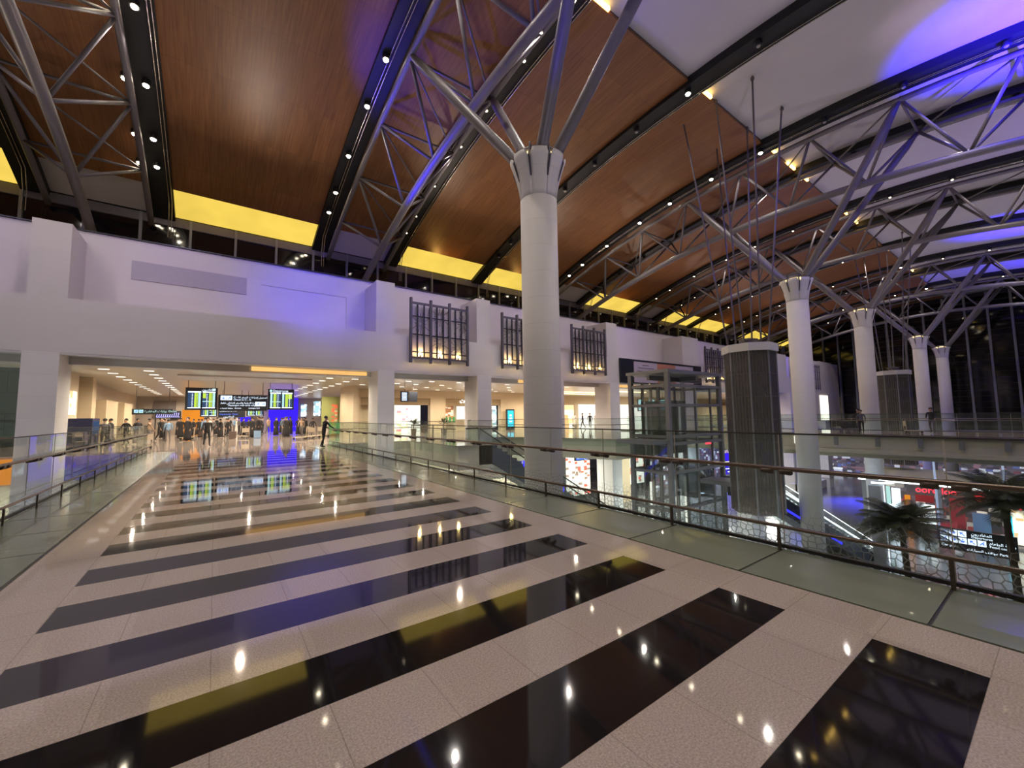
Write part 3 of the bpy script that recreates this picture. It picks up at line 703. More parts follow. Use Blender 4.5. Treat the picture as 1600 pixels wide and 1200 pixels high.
# dark banner
t = thing('fascia_banner', 'long dark framed banner with lavender and orange posters above the glass lift', 'banner', (30.3, 24.4, 4.5))
MB().box(0, 14.0, .0, .18, 0, 2.3).build('banner_frame', M['signdark'], t)
MB().box(1.9, 5.6, -.06, .0, .1, 2.1).build('poster', M['banner'], t)
MB().box(5.6, 8.8, -.06, .0, .1, 2.1).build('poster', M['bannero'], t)
MB().box(8.8, 12.2, -.06, .0, .1, 2.1).build('poster', M['banner'], t)
g = MB()
for a, b, zz in ((3.2, 4.2, 1.75), (2.5, 5.0, 1.48), (2.3, 5.2, 1.15), (2.5, 4.9, .95), (2.4, 5.1, .75), (10.1, 10.7, 1.6), (9.6, 11.4, 1.3)): g.box(a, b, -.075, -.06, zz, zz + .07)
g.build('printed_lines', M['bannert'], t)

# ------------------------------------------------------------------ hall fittings
DL = MB().box(-.2, .2, -.05, .05, -.012, 0).mesh('downlight', M['downlight'])
def downlight(x, y, z=4.2):
    o = bpy.data.objects.new('downlight', DL); COL.objects.link(o); o.location = (x, y, z - .002)
    tag(o, 'small rectangular ceiling downlight in the cream hall ceiling', 'downlight', 'rectangular downlights in the hall ceiling')
for y in rng(28.5, 56, 2.3):
    for x in (-4.6, -2.9, 6.0, 7.6, 9.4, 11.4):
        if x > 8 and y > 37: continue
        downlight(x, y)
for x in rng(13, 29, 2.3):
    for y in (28, 31, 34, 36.6): downlight(x, y)
o = MB()
o.box(-1.8, 5.2, 29.8, 33.5, 4.12, 4.2)
tag(o.build('ceiling_coffer', M['colwhite']), 'dropped white ceiling frame above the flight boards', 'ceiling frame', None, 'structure')
# flight boards
def flightboard(x, y, z, w, h, label, head, rods=True, arabic=False):
    t = thing('flight_board', label, 'flight board', (x, y, z))
    MB().box(0, w, 0, .18, 0, h).build('housing', M['signdark'], t)
    hd = h * .83
    for k in range(2):
        x0 = w * (.08 + .45 * k); x1 = x0 + w * .40
        g = MB(); g.box(x0, x1, -.02, 0, h * .08, hd, 0)
        def bar(a, b, c, d, m): g.box(x0 + (x1 - x0) * a, x0 + (x1 - x0) * b, -.03, -.02, h * .08 + (hd - h * .08) * c, h * .08 + (hd - h * .08) * d, m)
        bar(0, 1, 0, .05, 3); bar(0, 1, .93, 1, 3)
        a = (.5, .66) if arabic else (.32, .48)
        bar(a[0], a[1], .06, .92, 1); bar(a[1] + .03, a[1] + .10, .06, .92, 1); bar(.8 if arabic else .02, .98 if arabic else .2, .06, .92, 2)
        if k: bar(.02 if arabic else .6, .25 if arabic else .95, .6, .9, 1)
        if k == (1 if arabic else 0): bar(0, 1, .38, .43, 2)
        for r in range(9): bar((.3 if arabic else .7), (.38 if arabic else .78), .1 + .09 * r, .13 + .09 * r, 3)
        g.build('screen', [M['scrnavy'], M['scrgreen'], M['scrcyan'], M['scrwhite']], t)
    text_mesh('header_lettering', head, h * (.13 if arabic else .14), M['txt'], t, (w * (.5 if arabic else .18), -.02, h * .87), ext=.006)
    MB().box(w * (.82 if arabic else .06), w * (.93 if arabic else .15), -.02, 0, h * .86, h * .97).build('aircraft_icon', M['scrcyan'], t)
    if rods:
        for xx in (.08, .92): MB().tube((w * xx, .09, h), (w * xx, .09, 4.2 - z), .02, 6).build('hanger_rod', M['rod'], t)
    return t
flightboard(-1.57, 33, 2.22, 1.66, 1.44, 'departure board with Arabic heading, left of the pair hanging nearest', ar('المغادرون'), True, True)
flightboard(2.95, 33, 2.22, 1.62, 1.46, 'departure board headed Departures, right of the pair hanging nearest', 'Departures')
flightboard(-1.05, 44, 1.85, 1.2, .95, 'smaller departure board further back behind the left board', ar('المغادرون'), True, True)
flightboard(2.3, 44, 1.85, 1.35, .95, 'smaller departure board further back behind the centre sign', 'Departures')
def icon(mb, x, z, s, kind, m0=0, m1=1, y=-.03):
    mb.box(x, x + s, y, 0, z, z + s, m0)
    if kind == 'desk': mb.lathe([(.001, 0), (s * .11, s * .05), (s * .11, s * .16), (.001, s * .22)], (x + s * .5, y - .005, z + s * .6), 8, m1); mb.box(x + s * .3, x + s * .7, y - .01, y, z + s * .2, z + s * .55, m1)
    elif kind == 'plane':
        mb.add([(x + s * .15, y - .01, z + s * .2), (x + s * .25, y - .01, z + s * .12), (x + s * .85, y - .01, z + s * .8), (x + s * .75, y - .01, z + s * .88)], [(0, 1, 2, 3)], m1)
        mb.add([(x + s * .2, y - .01, z + s * .62), (x + s * .55, y - .01, z + s * .5), (x + s * .72, y - .01, z + s * .15), (x + s * .8, y - .01, z + s * .6)], [(0, 1, 2, 3)], m1)
    elif kind == 'arrow':
        mb.box(x + s * .15, x + s * .6, y - .01, y, z + s * .43, z + s * .57, m1)
        mb.add([(x + s * .55, y - .01, z + s * .25), (x + s * .88, y - .01, z + s * .5), (x + s * .55, y - .01, z + s * .75)], [(0, 1, 2)], m1)
    elif kind == 'upleft':
        mb.add([(x + s * .2, y - .01, z + s * .8), (x + s * .7, y - .01, z + s * .75), (x + s * .25, y - .01, z + s * .3)], [(0, 1, 2)], m1)
        mb.add([(x + s * .35, y - .01, z + s * .55), (x + s * .45, y - .01, z + s * .65), (x + s * .85, y - .01, z + s * .25), (x + s * .75, y - .01, z + s * .15)], [(0, 1, 2, 3)], m1)
t = thing('direction_sign', 'wide dark check-in direction sign between the two nearest flight boards', 'sign', (.14, 33.0, 2.15))
MB().box(0, 2.78, 0, .15, 0, 1.08).build('housing', M['signdark'], t)
g = MB(); icon(g, .12, .72, .30, 'desk'); icon(g, .44, .72, .30, 'plane'); icon(g, 2.06, .32, .30, 'plane'); icon(g, 2.38, .32, .30, 'arrow')
g.build('pictogram', [M['txt'], M['txtblue']], t)
text_mesh('lettering', 'C - H ' + ar('تسجيل إجراءات السفر'), .17, M['txt'], t, (.82, -.02, .86))
text_mesh('lettering', 'Check-in C - H', .16, M['txt'], t, (.82, -.02, .70))
text_mesh('lettering', ar('المغادرة الدولية والسفر الداخلي فقط'), .16, M['txt'], t, (.12, -.02, .48))
text_mesh('lettering', 'Passengers with cards only', .14, M['txt'], t, (.55, -.02, .33))
text_mesh('lettering', ar('منطقة الخدمات') + '   Services', .11, M['txt'], t, (.12, -.02, .15)); text_mesh('lettering', 'Lounges ' + ar('قاعة'), .12, M['txt'], t, (1.7, -.02, .15))
for xx in (.3, 2.5): MB().tube((xx, .08, 1.08), (xx, .08, 2.05), .02, 6).build('hanger_rod', M['rod'], t)
t = thing('direction_sign', 'smaller dark direction sign further back between the small boards', 'sign', (.2, 44.0, 1.75))
MB().box(0, 2.0, 0, .15, 0, .9).build('housing', M['signdark'], t)
text_mesh('lettering', 'Check-in C - H', .2, M['txt'], t, (.1, -.02, .52)); text_mesh('lettering', 'Departures  Gates', .18, M['txtblue'], t, (.1, -.02, .24)); text_mesh('lettering', ar('المغادرون'), .2, M['txt'], t, (.4, -.02, .02))
for xx in (.3, 1.7): MB().tube((xx, .08, .9), (xx, .08, 2.45), .02, 6).build('hanger_rod', M['rod'], t)
t = thing('direction_sign', 'long green tinted direction sign hanging at the left of the hall', 'sign', (-5.0, 41.0, 2.05))
MB().box(0, 2.35, 0, .15, 0, .42).build('housing', M['signdark'], t)
g = MB(); icon(g, .12, .12, .24, 'plane'); icon(g, .4, .12, .24, 'arrow'); g.build('pictogram', [M['scrcyan'], M['txtblue']], t)
text_mesh('lettering', ar('بوابات المغادرة') + ' Gates', .22, M['scrcyan'], t, (.7, -.02, .16))
for xx in (.2, 2.1): MB().tube((xx, .08, .42), (xx, .08, 2.15), .02, 6).build('hanger_rod', M['rod'], t)
shopback('shop_mural', 'grey mural with a dark dune shape at the left of the hall end', -5.45, -3.55, 58.88, 1.8, 3.7, mat('mural', (.12, .10, .10), .6, var=.4, scale=.6), 'mural')
shopback('dark_screen', 'black blank screen left of the orange wall', -4.0, -3.1, 58.88, 1.6, 2.6, M['signdark'], 'screen')
t = thing('shop_sign', 'purple blue lit slanted strokes of a shop sign below the dune mural', 'sign', (-4.9, 55.5, 1.95)); g = MB()
for k in range(11): g.add([(k * .17, 0, 0), (k * .17 + .07, 0, 0), (k * .17 + .15, 0, .42), (k * .17 + .08, 0, .42)], [(0, 1, 2, 3)])
g.box(0, 1.9, 0, .02, -.06, 0); g.build('lit_strokes', flat_emit('purple_sign', (.45, .42, 1), 1.6), t)
MB().box(-.1, 2.0, .02, .12, -.1, .5).build('sign_board', M['signdark'], t); MB().tube((-.05, .07, -1.95), (-.05, .07, -.1), .05, 8).tube((1.95, .07, -1.95), (1.95, .07, -.1), .05, 8).build('support_post', M['dark'], t)
shopback('feature_wall', 'bright orange lit wall at the far left of the hall', -2.95, -1.05, 57.9, 0, 2.75, M['orange'], 'feature wall')
shopback('feature_wall', 'bright blue lit wall at the far right of the hall', 5.3, 8.5, 57.9, 0, 4.15, M['blue'], 'feature wall')
shopback('counter_front', 'low blue lit counter screen in the middle of the far hall', 2.25, 3.55, 58.88, .9, 1.85, M['blue'], 'screen')
shopback('brown_door', 'brown door panel right of the blue counter', 3.5, 4.4, 58.88, 0, 2.7, mat('brown_door', (.09, .06, .045), .5), 'door panel')
shopback('lit_poster', 'tall cyan white lit poster right of the blue wall', 9.0, 9.65, 58.88, 1.85, 3.4, M['posterw'], 'poster')
shopback('lit_poster', 'taller white lit poster left of the green shop wall', 10.5, 11.3, 58.88, 1.9, 3.8, M['posterw'], 'poster')
shopback('shop_wall', 'green lit shop wall at the right of the hall', 7.6, 9.1, 39.0, 0, 3.5, M['greenwall'], 'shop wall')
shopback('shop_display', 'green glowing shop counter beside the leaning person', 7.9, 9.1, 38.7, .2, 1.2, M['green'], 'shop display')
shopback('shop_graphic', 'red floral figures on the green shop wall', 8.4, 8.9, 38.88, 1.2, 2.8, panel_mat('figures', [(.25, .22, .08), (.5, .1, .05), (.4, .35, .2), (.2, .2, .08)], 4, .5))
# lit poster + counter on left
o = MB().box(-6.198, -6.14, 29.9, 31.9, 1.95, 3.2).build('lit_poster', M['poster']); tag(o, 'bright amber lit poster on the left beige side wall', 'poster')
t = thing('service_counter', 'dark navy counter with side screen below the amber poster', 'counter', (-6.1, 29.8, 0)); MB().box(0, 1.0, 0, 1.6, 0, 1.75).build('body', M['navy'], t); MB().box(1.0, 1.03, .2, 1.4, .9, 1.6).build('screen', M['scrnavy'], t)
# totem
t = thing('digital_totem', 'slim cyan digital totem by the gallery pillar', 'totem', (26.6, 37.4, 0)); MB().box(-.1, .95, 0, .2, 0, 2.3).build('housing', M['signdark'], t); MB().box(.0, .82, -.02, 0, .35, 2.15).build('screen', M['cyan'], t)
g = MB(); g.box(.2, .6, -.03, -.02, 1.15, 1.35); g.box(.2, .6, -.03, -.02, .85, 1.0); g.box(.25, .55, -.03, -.02, 1.5, 1.7); g.build('symbol', M['txt'], t)
# hanging gallery monitors
t = thing('hanging_monitor', 'pair of angled hanging flight monitors in front of the pink shop', 'monitor', (11.9, 30, 2.75))
MB().box(-.55, .05, -.06, .0, 0, .8).build('screen_housing', M['signdark'], t); MB().box(-.5, .0, -.07, -.06, .06, .74).build('screen', M['scrnavy'], t)
g = MB()
for k in range(5): g.box(-.45, -.08, -.08, -.07, .1 + k * .13, .17 + k * .13)
g.build('screen_rows', M['scrwhite'], t)
g = MB(); g.add([(.12, -.1, 0), (.9, .25, .0), (.95, .25, .8), (.1, -.1, .8), (.12, .0, 0), (.9, .35, 0), (.95, .35, .8), (.1, 0, .8)], [(0, 1, 2, 3), (7, 6, 5, 4), (0, 4, 5, 1), (3, 2, 6, 7), (0, 3, 7, 4), (1, 5, 6, 2)]); g.build('screen_housing', M['signdark'], t)
for xx in (-.2, .45): MB().tube((xx, 0, .8), (xx, 0, 1.45), .02, 6).build('hanger_rod', M['rod'], t)
# bright shop left of lift (bay 3)
shopback('shop_interior', 'bright warm gift shop behind the bay left of the lift', 30.5, 40.5, 41, 0, 2.9, M['shopcream'], 'shop interior')
shopback('shop_interior', 'white lit back wall right of the gift shop', 41, 55, 40.5, 0, 3.0, M['warmwhite'], 'shop interior')
shopback('shop_interior', 'cream lit back wall behind the second column', 55.5, 89, 40.5, 0, 3.0, M['beigelit'], 'shop interior')
wallbox('wall_back', 30, 90, 41.2, 41.5, 0, 4.2, M['cream'], 'beige wall above the gift shops')
for i, (a, b, y, z) in enumerate(((30.6, 40.6, 33.5, 4.12), (31, 43, 36.5, 4.12), (36.5, 42.5, 30.5, 4.12))):
    o = MB().box(a, b, y, y + .12, z, z + .07).build('linear_light', M['warmstrip']); tag(o, ['long warm linear light in the ceiling left of the lift, front one', 'long warm linear light in the ceiling left of the lift, rear one', 'short warm linear light seen through the glass lift'][i], 'linear light')
for i, (x, y, z) in enumerate(((41.5, 31, 1.9), (43.6, 31, 1.9), (46, 31, 1.9))):
    t = thing('check_in_monitor', ['blue lit monitor behind the lift, left of three', 'blue lit monitor behind the lift, middle of three', 'blue lit monitor behind the lift, right of three'][i], 'monitor', (x, y, z)); MB().box(0, 1.3, 0, .1, 0, 1.5).build('housing', M['signdark'], t); MB().box(.1, 1.2, -.02, 0, .1, 1.4).build('screen', M['scrcyan'], t)
    MB().tube((.65, .05, 1.5), (.65, .05, 2.3), .03, 6).build('hanger_rod', M['rod'], t)
# potted plants on gallery
def plant(x, y, lab):
    t = thing('potted_plant', lab, 'plant', (x, y, 0)); MB().lathe([(.2, 0), (.26, .55), (.22, .56)], n=14).build('pot', M['pot'], t)
    g = MB(); r = random.Random(int(x * 7))
    for k in range(26):
        a = r.random() * 6.3; L = .5 + .4 * r.random(); e = .2 + 1.1 * r.random()
        p0 = Vector((0, 0, .95)); d = Vector((math.cos(a) * math.cos(e), math.sin(a) * math.cos(e), math.sin(e))); w = Vector((-math.sin(a), math.cos(a), 0)) * .05
        m_ = p0 + d * L * .5; q = p0 + d * L + Vector((0, 0, -.1)); g.add([p0, m_ - w, q, m_ + w], [(0, 1, 2, 3)])
    g.build('foliage', M['leaf'], t); MB().tube((0, 0, .5), (0, 0, 1.0), .04, 6).build('stem', M['trunk'], t)
plant(15.6, 31.2, 'round potted plant standing on the gallery before the pink shop'); plant(14.0, 33.8, 'smaller potted plant beside the pink shop entrance')
for i, x in enumerate((12.0, 12.9, 13.8)):
    t = thing('queue_barrier', ['crowd barrier at the gallery seating, left one', 'crowd barrier at the gallery seating, middle one', 'crowd barrier at the gallery seating, right one'][i], 'barrier', (x, 29.4, 0))
    g = MB(); g.tube((0, 0, 0), (0, 0, 1.0), .03, 8).tube((.8, 0, 0), (.8, 0, 1.0), .03, 8); g.build('post', M['silver'], t); MB().box(0, .8, -.01, .01, .9, .97).tube((0, 0, .5), (.8, 0, .5), .015, 6).build('belt', M['rail'], t)

# ------------------------------------------------------------------ glass lift tower
t = thing('glass_lift_tower', 'grey steel framed glass lift tower beside the gallery', 'lift', (22.5, 14.6, LOW))
Wd, Dp, Ht = 6.2, 2.75, 4.25 - LOW
def fb(x0, x1, y0, y1, z0, z1, nm='frame_beam', m='frame'): MB().box(x0, x1, y0, y1, z0, z1).build(nm, M[m], t)
for x, y in ((0, 0), (Wd, 0), (0, Dp), (Wd, Dp)): fb(x - .13, x + .13, y - .13, y + .13, 0, Ht, 'frame_post')
fb(3.0, 3.1, -.06, .06, 0, Ht - .9, 'frame_post'); fb(4.9, 5.0, -.06, .06, 0, Ht - .9, 'frame_post'); fb(2.95, 3.15, Dp - .1, Dp + .1, 0, Ht - .9, 'frame_post')
for z in (3.35, 2.1, .15, -.3, -2.05, -4.3, -6.6, -9.2):
    a, b = z - LOW - .09, z - LOW + .09
    for y in (0, Dp): fb(.17, Wd - .17, y - .12, y + .12, a, b)
    for x in (0, Wd): fb(x - .12, x + .12, .17, Dp - .17, a, b)
fb(-.2, Wd + .2, -.2, Dp + .2, Ht - .12, Ht + .08, 'roof_plate')
fb(0, Wd, Dp * .5 - .1, Dp * .5 + .1, Ht - .5, Ht - .2); fb(3.3, 3.6, 0, Dp, Ht - .5, Ht - .2)
MB().box(.17, Wd - .17, -.01, .01, 0, Ht - .9).build('front_glass', M['liftglass'], t)
MB().box(-.01, .01, .17, Dp - .17, 0, Ht - .9).build('side_glass', M['liftglass'], t)
MB().box(.17, Wd - .17, Dp - .01, Dp + .01, 0, Ht - .9).build('rear_glass', M['liftglass'], t)
MB().box(Wd - .01, Wd + .01, .17, Dp - .17, 0, Ht - .9).build('side_glass', M['liftglass'], t)
for x in (.6, 1.5, 2.4, 3.5, 4.3, 5.5): MB().box(x, x + .14, Dp - .5, Dp - .36, 0, Ht - .6).build('guide_rail', M['silver'] if x in (.6, 1.5) else M['frame'], t)
MB().box(3.3, 5.6, .4, Dp - .4, 5.5, 7.7).build('lift_car', M['carglass'], t)
MB().box(3.5, 4.4, .3, .4, 5.9, 7.2).build('lift_car_door', M['silver'], t)
MB().box(.5, 2.5, .4, Dp - .4, 9.7, 11.9).build('lift_car', M['carglass'], t)
for k, x in enumerate((.9, 1.15, 1.4, 3.7, 4.0, 5.2, 5.5)): MB().box(x, x + .1, Dp - .3, Dp - .2, 9.6 if k % 2 else 3.0, 11.6 if k % 2 else 6.5).build('lit_fin', M['warmwhite'], t)
MB().box(4.1, 4.7, -.06, -.0, 9.0, 9.25).build('red_indicator', M['redneon'], t)
# ------------------------------------------------------------------ mesh tubes hung from the roof
def mesh_tube(x, y, ztop, zbot, lab):
    t = thing('mesh_tube', lab, 'tube feature', (x, y, zbot)); H = ztop - zbot; R = 1.28
    def ng(r, z0, z1, n=8, ph=PI / 8):
        return [(r * math.cos(ph + 2 * PI * k / n), r * math.sin(ph + 2 * PI * k / n)) for k in range(n)]
    MB().prism(ng(1.42, 0, 0), H - .28, H + .15).build('top_cap', M['colwhite'], t)
    P = ng(R, 0, 0)
    for k in range(8):
        a, b = Vector((*P[k], 0)), Vector((*P[(k + 1) % 8], 0))
        d = (b - a) / 6; g = MB(); n = Vector((-(b - a).y, (b - a).x, 0)).normalized() * .01
        g.prism([(v.x, v.y) for v in (a - n, b - n, b + n, a + n)], 0, H - .25); g.build('mesh_panel', M['mesh'], t)
        g = MB()
        for j in range(1, 6): q = a + d * j; g.box(q.x - .02, q.x + .02, q.y - .02, q.y + .02, 0, H - .25)
        g.build('vertical_wires', M['rod'], t)
        MB().tube((P[k][0], P[k][1], 0), (P[k][0], P[k][1], H - .2), .05, 8).build('corner_post', M['frame'], t)
    for z in rng(.1, H - .4, 1.25):
        MB().path([(*P[k % 8], z) for k in range(9)], .02, 5).build('hoop', M['rod'], t)
    MB().box(-.25, .25, -.25, .25, 0, H - .3).build('core', M['dark'], t)
    MB().lathe([(.05, 0), (.5, .1), (.5, .2), (.05, .3)], (0, 0, H + .3), 12).build('hub', M['rod'], t)
    return t
mesh_tube(24.7, 10.7, 5.25, -3.9, 'octagonal dark mesh tube hanging in front of the glass lift')
mesh_tube(56.9, 10.7, 5.5, -3.9, 'smaller octagonal dark mesh tube beyond the far bridge')
def rods(cx, cy, spots_, zt_, lab, grp):
    for (x, y) in spots_:
        o = thing('hanger_rod', lab, 'rod', (x, y, zc(y)), 0, grp)
        ex, ey = (cx - x) * .75, (cy - y) * .55
        MB().tube((0, 0, .2), (ex, ey, zt_ - zc(y)), .05, 6).build('rod', M['rod'], o); MB().lathe([(.09, -.02), (.09, .12)], n=10).build('ceiling_plate', M['rod'], o)
rods(24.7, 10.7, [(22.3, 8.7), (26., 8.7), (22.3, 10.65), (26.1, 10.65), (22.35, 12.65), (26.25, 12.65)], 5.35, 'thin steel rod hanging the nearer mesh tube from the ceiling', 'hanger rods of the nearer mesh tube')
rods(56.9, 10.7, [(54.5, 8.7), (58.2, 8.7), (54.5, 10.65), (58.3, 10.65), (54.5, 12.65), (58.4, 12.65)], 5.6, 'thin steel rod hanging the farther mesh tube from the ceiling', 'hanger rods of the farther mesh tube')

# ------------------------------------------------------------------ escalators
def escalator(p0, p1, w, lab, lit=True, side=None, blue=False):
    p0 = Vector(p0); p1 = Vector(p1); d = p1 - p0; L = math.hypot(d.x, d.y); dz = d.z
    t = thing('escalator', lab, 'escalator', p0, math.atan2(d.y, d.x))
    def prof(off0, off1, y0, y1, nm, m, top=.9):
        pts = [(-top, off0), (0, off0), (L, dz + off0), (L + .8, dz + off0), (L + .8, dz + off1), (L, dz + off1), (0, off1), (-top, off1)]
        g = MB(); vs = [(x, y, z) for y in (y0, y1) for x, z in pts]; n = 8
        g.add(vs, [list(range(n)), list(range(n, 2 * n))[::-1]] + [[i, (i + 1) % n, n + (i + 1) % n, n + i] for i in range(n)]); g.build(nm, m, t)
    h = w / 2
    prof(-1.15, -.05, -h, h, 'truss_cladding', side or M['frame'])
    for s in (-1, 1):
        prof(0, .82, s * h * .9 - .01, s * h * .9 + .01, 'balustrade_glass', M['liftglass'])
        MB().path([(-.9, s * h * .9, .86), (0, s * h * .9, .86), (L, s * h * .9, dz + .86), (L + .8, s * h * .9, dz + .86)], .045, 8).build('handrail', M['joint'], t)
        if lit:
            for zz in (-.12, .36, .84): MB().path([(-.9, s * h * .9 - .04, zz), (0, s * h * .9 - .04, zz), (L, s * h * .9 - .04, dz + zz), (L + .8, s * h * .9 - .04, dz + zz)], .018, 5).build('light_strip', M['whitelight'], t)
    if blue:  # blue reflections on the cladding, painted as emissive strips
        for k in range(4):
            a = .6 + k * 2.2; z = -.85 + dz * a / L; z2 = -.85 + dz * (a + 1.3) / L
            MB().add([(a, -h - .02, z), (a + 1.3, -h - .02, z2), (a + 1.3, -h - .02, z2 + .16), (a, -h - .02, z + .16), (a, -h, z), (a + 1.3, -h, z2), (a + 1.3, -h, z2 + .16), (a, -h, z + .16)], [(0, 1, 2, 3), (7, 6, 5, 4), (0, 4, 5, 1), (3, 2, 6, 7), (0, 3, 7, 4), (1, 5, 6, 2)]).build('blue_reflection', M['bluelight'], t)
    n = int(abs(dz) / .21); g = MB()
    for i in range(n): g.box(L * i / n, L * (i + 1) / n + .05, -h * .85, h * .85, dz * (i + .5) / n - .3, dz * (i + .5) / n + .0)
    g.build('steps', M['silver'], t)
    return t
escalator((12.9, 20.45, 0), (29.0, 20.45, LOW), 1.5, 'dark grey escalator descending from the gallery behind the main column', False, mat('esc_slate', (.075, .085, .10), .35))
for i, (a, z) in enumerate(((15.1, -1.45), (16.1, -2.05), (17.3, -2.75))):
    oo = MB(); oo.add([(a, 19.68, z), (a + 1.1, 19.68, z - .65), (a + 1.1, 19.68, z - .3), (a, 19.68, z + .35), (a, 19.69, z), (a + 1.1, 19.69, z - .65), (a + 1.1, 19.69, z - .3), (a, 19.69, z + .35)], [(0, 1, 2, 3), (7, 6, 5, 4), (0, 4, 5, 1), (3, 2, 6, 7), (0, 3, 7, 4), (1, 5, 6, 2)])
    tag(oo.build('blue_side_light', M['bluelight']), ['blue glowing strip on the escalator side, upper', 'blue glowing strip on the escalator side, middle', 'blue glowing strip on the escalator side, lower'][i], 'light strip')
escalator((27.8, 12.7, -2.6), (41.0, 9.7, LOW), 1.3, 'brightly lit escalator descending right of the mesh tube, nearer one', True, mat('esc_black', (.03, .035, .05), .2), True)
escalator((29.4, 13.95, -2.7), (41.6, 11.2, LOW), 1.3, 'brightly lit escalator descending right of the mesh tube, farther one')
wallbox('floor', 25.2, 26.8, 12.3, 14.3, -2.85, -2.6, M['frame'], 'landing deck at the head of the lit escalator')
wallbox('floor', 20.85, 22.3, 14.6, 17.3, -.25, 0, M['frame'], 'narrow deck beside the glass lift')
# ------------------------------------------------------------------ lower concourse
wallbox('wall_lower', -40, 31, 36, 36.4, LOW, -1.35, mat('lower_wall', (.62, .56, .42), .6), 'cream rear wall of the lower concourse')
shopback('lit_shopfront', 'red and white lit shop below the gallery left of the lift', 31, 41.3, 39, LOW + .5, -1.6, M['shopred'], 'shop front')
wallbox('wall_lower', 41.3, 43.4, 34, 36, LOW, -1.35, M['beigelit'], 'yellow lit square pier beside the red and white shop')
shopback('lit_shopfront', 'second red and white lit display right of the yellow pier', 43.4, 52, 38, LOW + 1, -2.2, M['shopred'], 'shop front')
shopback('lit_shopfront', 'blue and grey lit shops below the far gallery', 52, 72, 37, LOW, -2.2, M['shopmix'], 'shop front')
shopback('lit_shopfront', 'dark lit shops near the end wall on the lower level', 72, 91, 37, LOW, -2.2, M['shopdark'], 'shop front')
o = MB().box(90.5, 90.75, -16, 34, LOW + .3, LOW + 4).build('lit_shopfront', M['shopmix']); tag(o, 'lit shopfronts along the end of the lower concourse', 'shop front')
wallbox('wall_lower', 90.8, 91.4, -20, 36, LOW, -1.5, mat('lower_end', (.30, .27, .27), .4), 'grey end wall of the lower concourse')
t = thing('direction_sign', 'blue white hanging sign below the gallery by the red shop', 'sign', (31.2, 31.5, -3.35)); MB().box(0, 5.2, 0, .2, 0, .95).build('housing', M['signdark'], t); MB().box(.1, 1.9, -.03, 0, .1, .85).build('lit_field', M['txtblue'], t)
text_mesh('lettering', 'Exit ' + ar('خروج'), .6, M['txt'], t, (.2, -.04, .25)); text_mesh('lettering', 'Arrivals', .35, M['txt'], t, (2.0, -.04, .35))
for xx in (.5, 4.7): MB().tube((xx, .1, .95), (xx, .1, 2.0), .03, 6).build('hanger_rod', M['rod'], t)
for i in range(3):
    x = 13.3 + i * 1.5
    g = MB().box(x, x + .12, 23.2, 27.6, -2.64, -2.56)
    tag(g.build('linear_light', M['warmstrip']), ['warm linear light below the escalator landing, left one', 'warm linear light below the escalator landing, middle one', 'warm linear light below the escalator landing, right one'][i], 'linear light')
wallbox('ceiling', 11, 19, 22.6, 28, -2.55, -2.4, M['slab'], 'tan soffit under the escalator landing')
# kiosk row behind the palms
t = thing('shop_pavilion', 'lower level shop pavilion with white light band and red sign under the far bridge', 'shop', (50, 3, LOW))
MB().box(0, 8, -9, 9.5, 4.62, 5.1).build('canopy', M['slab'], t); MB().box(-.15, 0, -1, 9.5, 4.58, 4.72).build('light_band', M['whitelight'], t)
MB().box(2.0, 2.1, 4.4, 9.4, 0, 4.9).build('shop_window', M['shopdark'], t)
for y0_, y1_, z0_, z1_, mm in ((8.2, 9.0, .2, 3.6, 'scrnavy'), (7.0, 7.6, .3, 3.8, 'scrwhite'), (6.3, 6.8, .2, 3.2, 'clred'), (4.8, 6.0, .4, 2.6, 'posterw'), (4.8, 6.0, 2.8, 3.4, 'clred'), (7.7, 8.1, .2, 3.9, 'scrcyan')): MB().box(1.9, 2.0, y0_, y1_, z0_, z1_).build('window_display', M[mm], t)
for y0_, y1_, z0_, z1_, mm in ((-.2, .5, .3, 3.0, 'poster'), (-2.0, -1.0, .3, 2.2, 'warmwhite'), (1.6, 2.6, .2, 2.4, 'clblue'), (3.0, 3.9, .4, 3.4, 'clred'), (-5, -3, .3, 3.4, 'beigelit'), (-7.5, -5.6, .4, 3.2, 'warmwhite')): MB().box(1.9, 2.0, y0_, y1_, z0_, z1_).build('window_display', M[mm], t); MB().box(2.0, 2.1, -2.5, 4.4, 0, 4.9).build('shop_window', M['shopdark'], t); MB().box(2.0, 2.1, -9, -2.5, 0, 4.9).build('shop_window', M['shopcream2'] if 'shopcream2' in M else mat('tan_shop', (.35, .28, .22), .5), t)
MB().box(1.2, 1.5, 9.2, 9.6, 0, 4.9).build('pier', M['bluelight'] if False else M['frame'], t); MB().box(1.2, 1.6, 4.2, 4.6, 0, 4.9).build('pier', M['frame'], t)
text_mesh('red_lettering', 'ooredoo', .72, M['redneon'], t, (1.6, 5.9, 3.72), (PI / 2, 0, -PI / 2), ext=.03)
g = MB()
for k in range(16):
    a = k * .55; g.lathe([(.01, 0), (.10, .08), (.01, .16)], (1.0, -.4 + .5 * math.cos(a) * (.3 + k / 16), 3.6 + .8 * math.sin(a) * (.3 + k / 20)), 6)
g.build('red_bauble_cluster', M['redneon'], t)
MB().lathe([(.02, 0), (.36, .02), (.36, .1), (.02, .12)], n=20).build('red_disc', M['redneon'], t, False, (.6, 1.9, 3.95)).rotation_euler = (0, PI / 2, 0)
